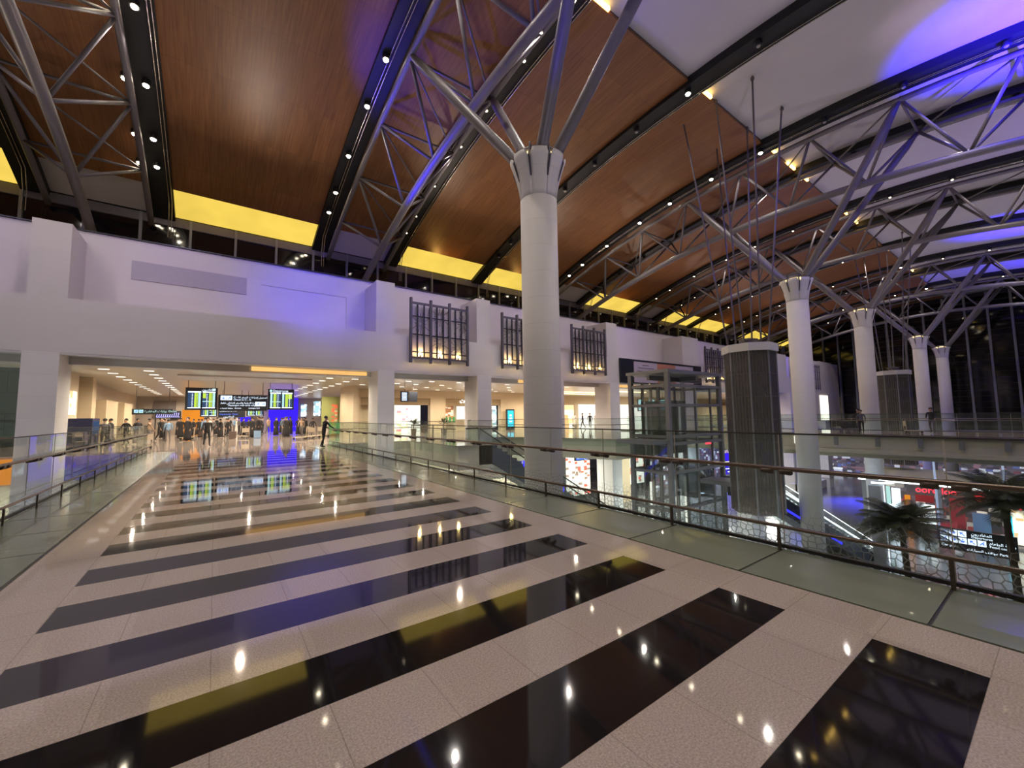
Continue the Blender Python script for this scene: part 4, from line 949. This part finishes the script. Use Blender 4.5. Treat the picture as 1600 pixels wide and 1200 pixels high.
for i, (y, h, w, m, lb) in enumerate(((11.6, 3.0, .5, 'scrcyan', 'slim cyan lit display'), (10.4, 2.4, .9, 'scrwhite', 'white blue lit display'), (9.2, 3.4, .35, 'orange', 'slim orange lit display'), (6.4, 1.6, 1.2, 'clred', 'red promotional counter'), (3.4, 2.6, .4, 'cyan', 'narrow cyan lit display'), (-2.6, 2.8, .8, 'orange', 'wide orange lit display'), (-4.0, 3.2, .6, 'scrwhite', 'bright white lit display'))):
    o = MB().box(51.0, 51.2, y, y + w, LOW, LOW + h).build('display_stand', M[m]); tag(o, lb + ' standing before the lower level pavilion', 'display')
shopback('light_board', 'white blue lit display under the near edge of the pavilion', 51.2, 51.4, .2, LOW + .4, LOW + 2.4, M['posterw'])
o = MB().box(49, 49.5, -1.4, -.2, LOW, LOW + 2.1).build('display_stand', M['scrwhite']); tag(o, 'bright white blue standing display in front of the pavilion', 'display')
# banded kiosk, far lower level
o = MB().box(66, 84, 33, 33.2, LOW + .3, LOW + 4.6).build('video_wall', M['blue']); tag(o, 'glowing blue wall at the far lower level', 'screen')
o = MB().box(64, 74, 22, 24, -3.3, -3.0).build('kiosk_canopy', M['bluelight']); tag(o, 'blue edged kiosk canopy on the lower level', 'canopy')
t = thing('kiosk', 'lit kiosk with white counter under the blue edged canopy', 'kiosk', (65, 22, LOW)); MB().box(0, 8, 0, 2, 0, 1.1).build('counter', M['colwhite'], t); MB().box(1, 3, .5, .7, 2.5, 4.2).build('panel', M['orange'], t); MB().box(4, 7, .5, .7, 2.5, 4.2).build('panel', M['scrcyan'], t)
for x in (0, 7.8): MB().box(x, x + .2, 1, 1.2, 0, 6.2).build('post', M['frame'], t)
t = thing('information_column', 'square grey service column with curved white light on its top', 'column', (39.6, 8.95, LOW)); MB().box(-.35, .35, -.35, .35, 0, 5.6).build('body', M['frame'], t); MB().box(.35, .42, -.4, -.2, 0, 5.6).build('light_edge', M['scrwhite'], t)
MB().path([(1.0 * math.cos(a), 1.0 * math.sin(a), 5.9) for a in [PI * 1.0 + PI * k / 10 for k in range(11)]], .06, 6).build('arc_light', M['whitelight'], t)
# hanging sign under far bridge
t = thing('hanging_sign', 'large dark arrivals direction sign hung below the far bridge near the palms', 'sign', (34.6, 5.15, -6.45), -PI / 2)
MB().box(0, 2.95, 0, .18, 0, 1.2).build('housing', M['signdark'], t)
g = MB()
for k, kd in enumerate(('plane', 'arrow', 'upleft')): icon(g, .08 + k * .36, .82, .32, kd)
for k, kd in enumerate(('plane', 'arrow', 'desk', 'upleft', 'plane')): icon(g, .08 + k * .36, .44, .32, kd)
g.build('pictogram', [M['txt'], M['txtblue']], t)
text_mesh('lettering', ar('المغادرون'), .2, M['txt'], t, (1.3, -.02, 1.0)); text_mesh('lettering', 'Departures', .17, M['txt'], t, (1.3, -.02, .83))
text_mesh('lettering', ar('ردهة الطعام'), .2, M['txt'], t, (1.95, -.02, .62)); text_mesh('lettering', 'Food court', .17, M['txt'], t, (1.95, -.02, .45))
text_mesh('lettering', 'Car park', .18, M['txt'], t, (.1, -.02, .18)); text_mesh('lettering', ar('مواقف السيارات') + ' Parking', .17, M['txt'], t, (1.1, -.02, .12))
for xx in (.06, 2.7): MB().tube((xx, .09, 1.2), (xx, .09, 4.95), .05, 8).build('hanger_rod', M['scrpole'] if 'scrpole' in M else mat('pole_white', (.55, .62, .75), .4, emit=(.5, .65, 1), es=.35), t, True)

# palms
def palm(x, y, ztop, lab, seed, L0=2.0, n=48):
    t = thing('palm_tree', lab, 'palm', (x, y, LOW)); H = ztop - LOW; r = random.Random(seed)
    pts = []; rad = []
    for i in range(int(H / .18) + 1):
        z = i * .18; pts.append((.06 * math.sin(z), .05 * math.cos(z), z)); rad.append(.10 + (.015 if i % 2 else 0) + .05 * (1 - z / H))
    MB().path(pts, rad, 12).build('trunk', M['trunk'], t)
    for k in range(n):
        a = 2 * PI * k / n + r.random() * .3; e = -.15 + 1.35 * ((k * 7) % n) / n; L = L0 * (.85 + .3 * r.random())
        g = MB(); P = []; p = Vector((0, 0, H)); el = e + .35; N = 13
        for i in range(N + 1):
            P.append(p.copy()); p = p + Vector((math.cos(a) * math.cos(el), math.sin(a) * math.cos(el), math.sin(el))) * (L / N); el -= .085 + .03 * r.random()
        g.path(P, [.022 * (1 - i / (N + 2)) for i in range(N + 1)], 4)
        sd = Vector((-math.sin(a), math.cos(a), 0))
        for i in range(2, N + 1):
            for j in (0, .33, .66):
                q = P[i - 1].lerp(P[i], j); f = (P[i] - P[i - 1]).normalized(); ll = .55 * math.sin(PI * min(.97, (i + j) / (N + 1.5))) + .08
                for s in (-1, 1):
                    tip = q + sd * s * ll * .75 + f * ll * .65 + Vector((0, 0, -ll * .35)); b = f * .017
                    g.add([q - b, q + b, q.lerp(tip, .5) + b * 1.2, tip, q.lerp(tip, .5) - b * 1.2], [(0, 1, 2, 3, 4)])
        g.build('frond', M['leaf'], t)
    return t
palm(25.9, 5.0, -3.9, 'feathery palm tree left of the hanging sign on the lower level', 3, 1.9)
palm(28.5, 2.0, -2.7, 'feathery palm tree in front of the red sign on the lower level', 5, 2.2)
palm(31.8, -1.4, -1.9, 'palm tree partly cut by the right edge, beyond the railing', 9, 2.2)
t = thing('planter', 'round dark planter edge around the palm feet', 'planter', (28.5, 2.2, LOW)); MB().lathe([(4.2, 0), (4.3, .55), (4.0, .6)], n=40).build('tub', M['pot'], t)
# ------------------------------------------------------------------ people
def skin_figure(J, E, root='pelvis'):
    bm = bmesh.new(); ly = bm.verts.layers.skin.verify(); vs = {}
    for k, (p, r) in J.items():
        v = bm.verts.new(p); v[ly].radius = (r, r) if not isinstance(r, tuple) else r; vs[k] = v
    vs[root][ly].use_root = True
    for a, b in E: bm.edges.new((vs[a], vs[b]))
    me = bpy.data.meshes.new('fig'); bm.to_mesh(me); bm.free()
    o = bpy.data.objects.new('fig', me); COL.objects.link(o)
    o.modifiers.new('s', 'SKIN').use_smooth_shade = True; s = o.modifiers.new('b', 'SUBSURF'); s.levels = 1; s.render_levels = 1
    dg = bpy.context.evaluated_depsgraph_get(); dg.update()
    out = bpy.data.meshes.new_from_object(o.evaluated_get(dg)); bpy.data.objects.remove(o)
    return out
def make_person(pose, top, bottom, robe=None, head=None):
    J = {'pelvis': ((0, 0, .93), (.15, .11)), 'waist': ((0, 0, 1.08), (.13, .10)), 'chest': ((0, 0, 1.30), (.165, .115)), 'neck': ((0, .0, 1.46), .055), 'jaw': ((0, .03, 1.55), (.065, .075)),
         'skull': ((0, .005, 1.64), (.078, .095)), 'crown': ((0, 0, 1.70), .06), 'nose': ((0, .125, 1.60), .012)}
    E = [('pelvis', 'waist'), ('waist', 'chest'), ('chest', 'neck'), ('neck', 'jaw'), ('jaw', 'skull'), ('skull', 'crown'), ('skull', 'nose')]
    P = {  # per side: elbow, wrist, knee, ankle (dx, y, z)
        'stand': [((.25, -.02, 1.12), (.25, .08, .88), (.10, .02, .50), (.10, 0, .08)), ((.25, -.02, 1.12), (.24, .08, .88), (.11, .02, .50), (.13, -.02, .08))],
        'walk': [((.24, -.12, 1.14), (.24, -.08, .90), (.10, .14, .52), (.10, .20, .10)), ((.24, .12, 1.14), (.23, .26, .95), (.10, -.02, .50), (.10, -.30, .16))],
        'lean': [((.30, .16, 1.16), (.34, .42, 1.05), (.10, .05, .50), (.10, .0, .08)), ((.30, .16, 1.18), (.30, .42, 1.05), (.12, -.06, .50), (.14, -.24, .10))],
        'push': [((.22, .12, 1.12), (.22, .40, 1.02), (.10, .12, .52), (.10, .14, .08)), ((.22, .12, 1.12), (.22, .40, 1.02), (.10, -.04, .50), (.10, -.28, .14))]}[pose]
    tilt = {'stand': 0, 'walk': .03, 'lean': .10, 'push': .06}[pose]
    if tilt:
        for k in J:
            p, r = J[k]; J[k] = ((p[0], p[1] + tilt * max(0, (p[2] - .93)) * 1.8, p[2]), r)
    for s, (el, wr, kn, an) in zip((-1, 1), P):
        n = 'L' if s < 0 else 'R'; sh = (s * .185, tilt * .8, 1.40)
        J['sh' + n] = (sh, .065); J['el' + n] = ((s * el[0], el[1] + tilt * .4, el[2]), .045); J['wr' + n] = ((s * wr[0], wr[1], wr[2]), .028)
        W = Vector((s * wr[0], wr[1], wr[2])); D = (W - Vector(J['el' + n][0])).normalized(); pm = W + D * .07; J['palm' + n] = (tuple(pm), (.036, .018))
        E += [('chest', 'sh' + n), ('sh' + n, 'el' + n), ('el' + n, 'wr' + n), ('wr' + n, 'palm' + n)]
        sd = D.cross(Vector((s, .2, 0))).normalized()
        for i, ln in enumerate((.070, .08, .075, .06)):
            b = pm + D * .03 + sd * (i - 1.5) * .019; J['f%d' % i + n] = (tuple(b), .0085); e = b + D * ln * .8 + Vector((-s * .018, 0, -.012)); J['t%d' % i + n] = (tuple(e), .0065)
            E += [('palm' + n, 'f%d' % i + n), ('f%d' % i + n, 't%d' % i + n)]
        b = W + D * .03 - sd * .032; J['th' + n] = (tuple(b), .011); J['tt' + n] = (tuple(b + D * .045 - sd * .012), .008); E += [('wr' + n, 'th' + n), ('th' + n, 'tt' + n)]
        J['hip' + n] = ((s * .09, 0, .88), .088); J['kn' + n] = ((s * kn[0], kn[1], kn[2]), .058); J['an' + n] = ((s * an[0], an[1], an[2]), .038)
        J['to' + n] = ((s * an[0] * 1.1, an[1] + .17, max(.035, an[2] - .06)), .034)
        E += [('pelvis', 'hip' + n), ('hip' + n, 'kn' + n), ('kn' + n, 'an' + n), ('an' + n, 'to' + n)]
    me = skin_figure(J, E)
    mats = [M['skin'], top, bottom, M['clblack']]
    me.materials.clear()
    for m in mats: me.materials.append(m)
    segs = []
    for a, b in E:
        A, B = Vector(J[a][0]), Vector(J[b][0]); k = 1
        if 'jaw' in (a, b) or 'skull' in (a, b) or a[:4] == 'palm' or b[:4] == 'palm' or b[:2] in ('th', 'tt', 't0', 't1', 't2', 't3') : k = 0
        elif a[:3] in ('hip',) or b[:3] == 'hip' : k = 2
        elif b[:2] == 'an': k = 2
        elif b[:2] == 'to': k = 3
        segs.append((A, B, k))
    for p in me.polygons:
        c = p.center; best = 1e9; bk = 1
        for A, B, k in segs:
            d = B - A; tt = max(0, min(1, (c - A).dot(d) / max(d.length_squared, 1e-9))); q = (c - (A + d * tt)).length
            if q < best: best = q; bk = k
        p.material_index = bk; p.use_smooth = True
    me.name = 'person_body'
    hz = J['skull'][0]
    hm = MB(); 
    rows = [(.098 * math.cos(a), hz[2] + .02 + .098 * math.sin(a)) for a in [i * PI / 12 for i in range(-2, 6)]] + [(.01, hz[2] + .12)]
    for r, z in rows: pass
    hm.lathe(rows, (hz[0], hz[1] - .022, 0), 14)
    kids = [('hair', hm.mesh('hair', head or M['hair'], True))]
    if robe:
        g = MB(); g.lathe([(.25, .05), (.23, .4), (.19, .8), (.16, 1.05), (.175, 1.25), (.15, 1.40), (.075, 1.47)], (0, tilt * .4, 0), 18); kids.append(('robe', g.mesh('robe', robe, True)))
    return me, kids
VAR = {
    'black_walk': make_person('walk', M['clblack'], M['clblack']),
    'black_robe': make_person('stand', M['clblack'], M['clblack'], M['clblack'], M['clblack']),
    'white_robe': make_person('stand', M['clwhite'], M['clwhite'], M['clwhite'], M['clwhite']),
    'grey': make_person('stand', M['clgrey'], M['clblack']),
    'tan': make_person('walk', M['cltan'], M['clgrey']),
    'blue': make_person('stand', M['clblue'], M['clgrey']),
    'lean': make_person('lean', M['clblack'], M['clblack']),
    'push': make_person('push', M['clblack'], M['clgrey']),
    'red': make_person('walk', M['clred'], M['clblack']),
}
def person(kind, x, y, z, rz, label, group=None, sc=1):
    me, kids = VAR[kind]
    o = bpy.data.objects.new('person', me); COL.objects.link(o); o.location = (x, y, z); o.rotation_euler = (0, 0, rz); o.scale = (sc,) * 3
    tag(o, label, 'person', group)
    for nm, m in kids: c = bpy.data.objects.new(nm, m); COL.objects.link(c); c.parent = o
    return o
person('lean', 4.82, 24.1, 0.002, -PI / 2 + .3, 'person in black leaning with outstretched arms on the bridge railing', sc=.98)
person('black_walk', -.35, 30.5, 0, PI + .2, 'person in dark clothes walking alone toward the viewer across the hall', sc=1)
b = thing('shoulder_bag', 'dark bag hanging at the side of the lone walking person', 'bag', (-.68, 30.5, .62)); MB().box(-.08, .08, -.16, .16, 0, .30).build('body', M['case'], b); MB().path([(0, -.12, .3), (0, -.05, .5), (0, .05, .5), (0, .12, .3)], .012, 5).build('handle', M['case'], b)
# luggage trolley
def trolley():
    t = thing('luggage_trolley', 'luggage trolley', 'luggage trolley', (0, 0, 0))
    g = MB(); g.box(-.28, .28, -.45, .45, .16, .2).tube((-.26, -.45, .18), (-.26, -.5, 1.0), .02, 6).tube((.26, -.45, .18), (.26, -.5, 1.0), .02, 6).box(-.26, .26, -.5, -.46, .5, .85).build('frame', M['trolley'], t)
    MB().tube((-.3, -.5, 1.0), (.3, -.5, 1.0), .025, 8).build('handle', M['joint'], t)
    for x, y in ((-.24, -.35), (.24, -.35), (0, .38)): MB().tube((x - .02, y, .08), (x + .02, y, .08), .08, 10).build('wheel', M['joint'], t)
    return t
def suitcase(m):
    t = thing('suitcase', 'suitcase', 'suitcase', (0, 0, 0))
    MB().box(-.24, .24, -.16, .16, .02, .62).build('shell', m, t); g = MB().path([(-.08, 0, .62), (-.08, 0, .69), (.08, 0, .69), (.08, 0, .62)], .012, 5); g.build('handle', M['joint'], t)
    return t
tr = trolley(); tr.location = (-3.3, 31.2, 0); tr.rotation_euler.z = .6; tr['label'] = 'beige luggage trolley standing at the end of the left railing'
tl = [(-3.9, 33.0, 'beige luggage trolley just beyond the one by the left railing'), (5.2, 34.4, 'beige luggage trolley at the right side of the crowd, nearest'), (6.0, 35.2, 'beige luggage trolley at the right side of the crowd, second'), (6.7, 36.6, 'beige luggage trolley at the right side of the crowd, third'),
      (7.6, 37.6, 'beige luggage trolley near the beige corner wall'), (2.0, 41.0, 'luggage trolley in the middle of the crowd'), (-1.8, 42.5, 'luggage trolley in front of the orange wall')]
for i, (x, y, l) in enumerate(tl): dup(tr, (x, y, 0), i * 1.3, l)
sc_ = suitcase(M['case']); sc_.location = (1.2, 40.2, 0); sc_['label'] = 'upright dark suitcase on the hall floor beside the middle trolley'
s2 = suitcase(M['clblue']); s2.location = (2.9, 40.0, 0); s2['label'] = 'blue suitcase on the hall floor in the middle of the crowd'
s3 = suitcase(M['clwhite']); s3.location = (-3.25, 31.35, .2); s3['label'] = 'pale suitcase stacked on the trolley by the left railing'; s3.rotation_euler.z = .6
r = random.Random(11)
kinds = ['black_robe', 'white_robe', 'grey', 'tan', 'blue', 'black_walk', 'grey', 'black_robe']
desc = {'black_robe': 'black robe', 'white_robe': 'white robe', 'grey': 'grey top and dark trousers', 'tan': 'tan top', 'blue': 'blue top', 'black_walk': 'black clothes'}
taken = [(q[0], q[1]) for q in tl] + [(1.2, 40.2), (2.9, 40.0)]
for i in range(46):
    for tries in range(60):
        x = -3.8 + 12.0 * (i + r.random()) / 46; y = 38.5 + 16 * r.random()
        if x > 6.5 and y > 52: y -= 8
        if all((x - a) ** 2 + (y - b) ** 2 > 1.0 for a, b in taken): break
    taken.append((x, y))
    k = kinds[(i * 5) % 8] if r.random() < .7 else 'black_robe'
    person(k, x, y, 0, r.random() * 6.28, 'distant traveller in %s among the crowd in the departures hall' % desc[k], 'hall crowd in ' + desc[k], .93 + .12 * r.random())
for i, (x, y) in enumerate(((-4.9, 31.5), (-5.2, 35), (-4.6, 36), (-4.4, 39), (-3.6, 37))):
    person(['grey', 'black_robe', 'black_walk', 'black_robe', 'tan'][i], x, y, 0, 1.2 * i, ['person in grey near the left pillar of the hall', 'person in a black robe left of the hall trolleys', 'person in black walking left of the hall trolleys', 'person in a black robe below the green tinted sign', 'person in tan walking near the hall trolleys'][i])
person('black_walk', 34.2, 33.2, 0, .6, 'person in black at the gallery shop left of the lift, left of two'); person('black_walk', 35.4, 33.2, 0, 2.2, 'person in black at the gallery shop left of the lift, right of two')
for i, (x, y) in enumerate(((33, 36), (34.2, 38), (36.6, 37), (38, 38.4), (32, 38.5), (39.5, 36))): person(['white_robe', 'blue', 'white_robe', 'tan', 'grey', 'white_robe'][i], x, y, 0, i * 1.1, 'shopper in ' + desc[['white_robe', 'blue', 'white_robe', 'tan', 'grey', 'white_robe'][i]] + ' inside the bright gift shop', 'shoppers in the bright gift shop')
# far bridge walkers
person('push', 38.3, 9.3, 0, PI / 2 - .2, 'person in dark clothes striding on the far bridge beside the stroller'); person('walk' if False else 'grey', 37.6, 9.0, 0, PI / 2, 'person bending over the stroller on the far bridge', sc=.95)
person('push', 38.8, 5.6, 0, PI / 2, 'person in black pushing a trolley on the far bridge')
dup(tr, (38.9, 6.5, 0), PI / 2 + 2, 'luggage trolley pushed by the person in black on the far bridge')
t = thing('stroller', 'dark stroller on the far bridge', 'stroller', (36.9, 9.8, 0)); g = MB(); g.lathe([(.12, .3), (.26, .5), (.28, .8), (.1, .95)], n=12).build('seat', M['clblack'], t)
for a, c in ((-.2, -.2), (.2, -.2), (-.2, .2), (.2, .2)): MB().tube((a, c - .02, .1), (a, c + .02, .1), .1, 10).tube((a, c, .1), (a * .4, c * .4, .45), .012, 5).build('wheel', M['joint'], t)
MB().tube((0, -.25, .6), (-.1, -.5, 1.0), .015, 5).build('handle', M['joint'], t)
person('tan', 60.5, 14.4, LOW, 2.5, 'lone person standing on the blue lit lower floor', sc=1.05)
person('red', 28.4, 18.8, LOW + 0, 1.0, 'person in a red shirt on the lower floor seen through the lift')
for i, (x, y) in enumerate(((46, 5.8), (47, 4.6), (45.6, 7.4))): person(['white_robe', 'grey', 'tan'][i], x, y, LOW, i * 2.0, ['person in a white robe in front of the lower level pavilion', 'person in grey in front of the lower level pavilion', 'person in tan in front of the lower level pavilion'][i])

# ------------------------------------------------------------------ lights
def light(kind, loc, energy, color=(1, .9, .82), size=.2, aim=None, angle=None, blend=1, sy=None):
    li = bpy.data.lights.new(kind.lower() + '_lamp', kind); li.energy = energy; li.color = color
    if kind == 'AREA':
        li.size = size
        if sy: li.shape = 'RECTANGLE'; li.size_y = sy
    else: li.shadow_soft_size = size * .35
    if kind == 'SPOT': li.spot_size = angle or PI * .8; li.spot_blend = blend
    o = bpy.data.objects.new(kind.lower() + '_lamp', li); COL.objects.link(o); o.location = loc
    if aim is not None:
        d = Vector(aim) - Vector(loc); o.rotation_euler = d.to_track_quat('-Z', 'Y').to_euler()
    return o
LAV = (1, .90, .81)
# downlights out of the channels
for x in (-9.0, -3.1, 5.9, 11.4, 20.1, 28.4, 34.0, 43.4, 57.4, 66.2, 80.6):
    for y in (-9, 2.5, 12.5, 21.5):
        light('SPOT', (x, y, zc(y) - .7), 600 if x < 30 else 470, LAV, .12, (x, y, 0), PI * .85, 1)
# added uplights, no fixtures: warm near the coping, pale low down, washing the ceiling
for x in (-12, 1.5, 14.5, 26, 38.8, 51.5, 63, 76):
    light('SPOT', (x, 26.5, 11.0), 700, (1, .80, .62), .25, (x, 12, 18), PI * .8, 1)
    light('SPOT', (x, 4, 1.8) if x in (1.5, 38.8) else (x, 2, 2.0), 420 if x == 26 else 760, (.90, .82, 1), .3, (x, 5, 18), PI * .8, 1)
# blue architectural floods
BL = (.025, .012, 1)
for (p, a, e, an) in (((27.6, -3.5, 9.5), (28.4, -.8, 18.6), 110000, .9), ((58.8, -3, 9.5), (60, .8, 18.6), 50000, .85), ((40, -6, 13), (39.5, 2, 18.6), 1500, 1.3), ((76, -6, 13), (76, 2, 18.6), 12000, 1.0),
                      ((3.9, 20.5, 9.5), (5.2, 27.2, 9.0), 1100, 1.7), ((5.6, 24.0, 10.2), (8.6, 17.5, 17), 4800, 1.0), ((3.2, 5, 6.0), (9.5, 9, 17), 1400, .55), ((9, 20, 9), (9.8, 24, 7), 120, 1.2), ((76, 22, 9), (76, 27, 9), 420, 1.6)):
    light('SPOT', p, e, BL if e != 1500 else (.25, .15, 1), .15, a, an, 1)
for x in (-10, -2, 12, 22, 34, 48, 62, 76):  # added wall-wash spots without fixtures, brightening fascia and upper wall
    light('SPOT', (x, 14, 13.8), 820, (.86, .76, .96), .2, (x, 25, 5.0), 1.7, 1)
    light('SPOT', (x, 22.6, 11.6), 170, (.50, .36, 1), .15, (x, 27, 8.6), 2.0, 1)
light('SPOT', (24.6, -2, 10), 1100, (.9, .62, 1), .2, (25, 1.8, 18.7), .5, 1)
for x in (15.6, 24.5, 38.8, 52, 63, 76): light('SPOT', (x, 31.9, zc(31.9) - 1.3), 170, (1, .55, .12), .3, (x, 28.5, zc(28.5)), 2.0, 1)
# hall interior
for x in (-3.3, 1.7, 6.4):
    for y in (28.5, 32.5, 37, 41.5, 46, 51, 56): light('SPOT', (x + .1, y, 4.15), 620, (1, .86, .66), .07, (x, y, 0), PI * .93, .6)
for x in (13, 18.5, 24, 29): 
    for y in (29.5, 34.5): light('SPOT', (x, y, 4.15), 700, (1, .88, .70), .07, (x, y, 0), PI * .93, .6)
for x in (35, 44, 54, 65, 77):
    for y in (30, 36): light('SPOT', (x, y, 4.15), 900, (1, .88, .70), .07, (x, y, 0), PI * .93, .6)
light('AREA', (-10, 31, 4.0), 60, (.9, .95, .8), .8, (-10, 31, 0))
# lower concourse
for x in (-12, 2, 14, 26, 36, 47, 60, 74):
    light('AREA', (x, 30, -1.6), 1400 if x < 30 else 1000, (1, .95, .85), 1.2, (x, 30, LOW))
for y in (-8, 2, 12, 22): light('AREA', (39, y, -1.7), 600, (.72, .82, 1), .35, (39, y, LOW))
for y in (0, 10, 20): light('AREA', (1.4, y, -1.45), 800, (1, .92, .8), 1.2, (1.4, y, LOW))
for (x, y, e, ax, ay) in ((4, 21, 900, 4, 27), (9.5, 22, 900, 12, 27), (17, 14, 1300, 18, 25), (20, 6, 1100, 26, 16), (31, 20, 1500, 34, 27), (30, 4, 900, 35, 6), (33, 14, 900, 36, 14), (52, 20, 1500, 54, 27), (-8, 22, 900, -6, 29)):  # added upward floods without fixtures, brightening slab faces and column feet
    light('SPOT', (x, y, LOW + .4), e, (.90, 1, .92), .2, (ax, ay, -1), 1.9, 1)
light('SPOT', (66, 16, -2), 26000, (.05, .05, 1), .3, (63, 14.5, LOW), 1.5)
wd = bpy.data.worlds.new('world'); SC.world = wd; wd.use_nodes = True
wd.node_tree.nodes['Background'].inputs[0].default_value = (.04, .035, .05, 1); wd.node_tree.nodes['Background'].inputs[1].default_value = .3

# ------------------------------------------------------------------ camera
cam = bpy.data.cameras.new('camera'); co = bpy.data.objects.new('camera', cam); COL.objects.link(co); SC.camera = co
yaw, pit, rol, f = .62998, .076978, -.013786, 635.89
fw = Vector((math.sin(yaw) * math.cos(pit), math.cos(yaw) * math.cos(pit), math.sin(pit)))
rt = fw.cross(Vector((0, 0, 1))).normalized(); up = rt.cross(fw)
r2 = rt * math.cos(rol) + up * math.sin(rol); u2 = up * math.cos(rol) - rt * math.sin(rol)
co.matrix_world = Matrix(((r2.x, u2.x, -fw.x, 0), (r2.y, u2.y, -fw.y, 0), (r2.z, u2.z, -fw.z, 1.6), (0, 0, 0, 1)))
cam.sensor_fit = 'HORIZONTAL'; cam.sensor_width = 36; cam.lens = f / 1600 * 36; cam.clip_start = .05; cam.clip_end = 400
SC.view_settings.view_transform = 'Standard'; SC.view_settings.look = 'None'; SC.view_settings.exposure = .27
cy = SC.cycles
cy.max_bounces = 5; cy.diffuse_bounces = 2; cy.glossy_bounces = 2; cy.transmission_bounces = 2; cy.transparent_max_bounces = 20
cy.caustics_reflective = False; cy.caustics_refractive = False; cy.sample_clamp_indirect = 4; cy.sample_clamp_direct = 0
cy.use_denoising = True
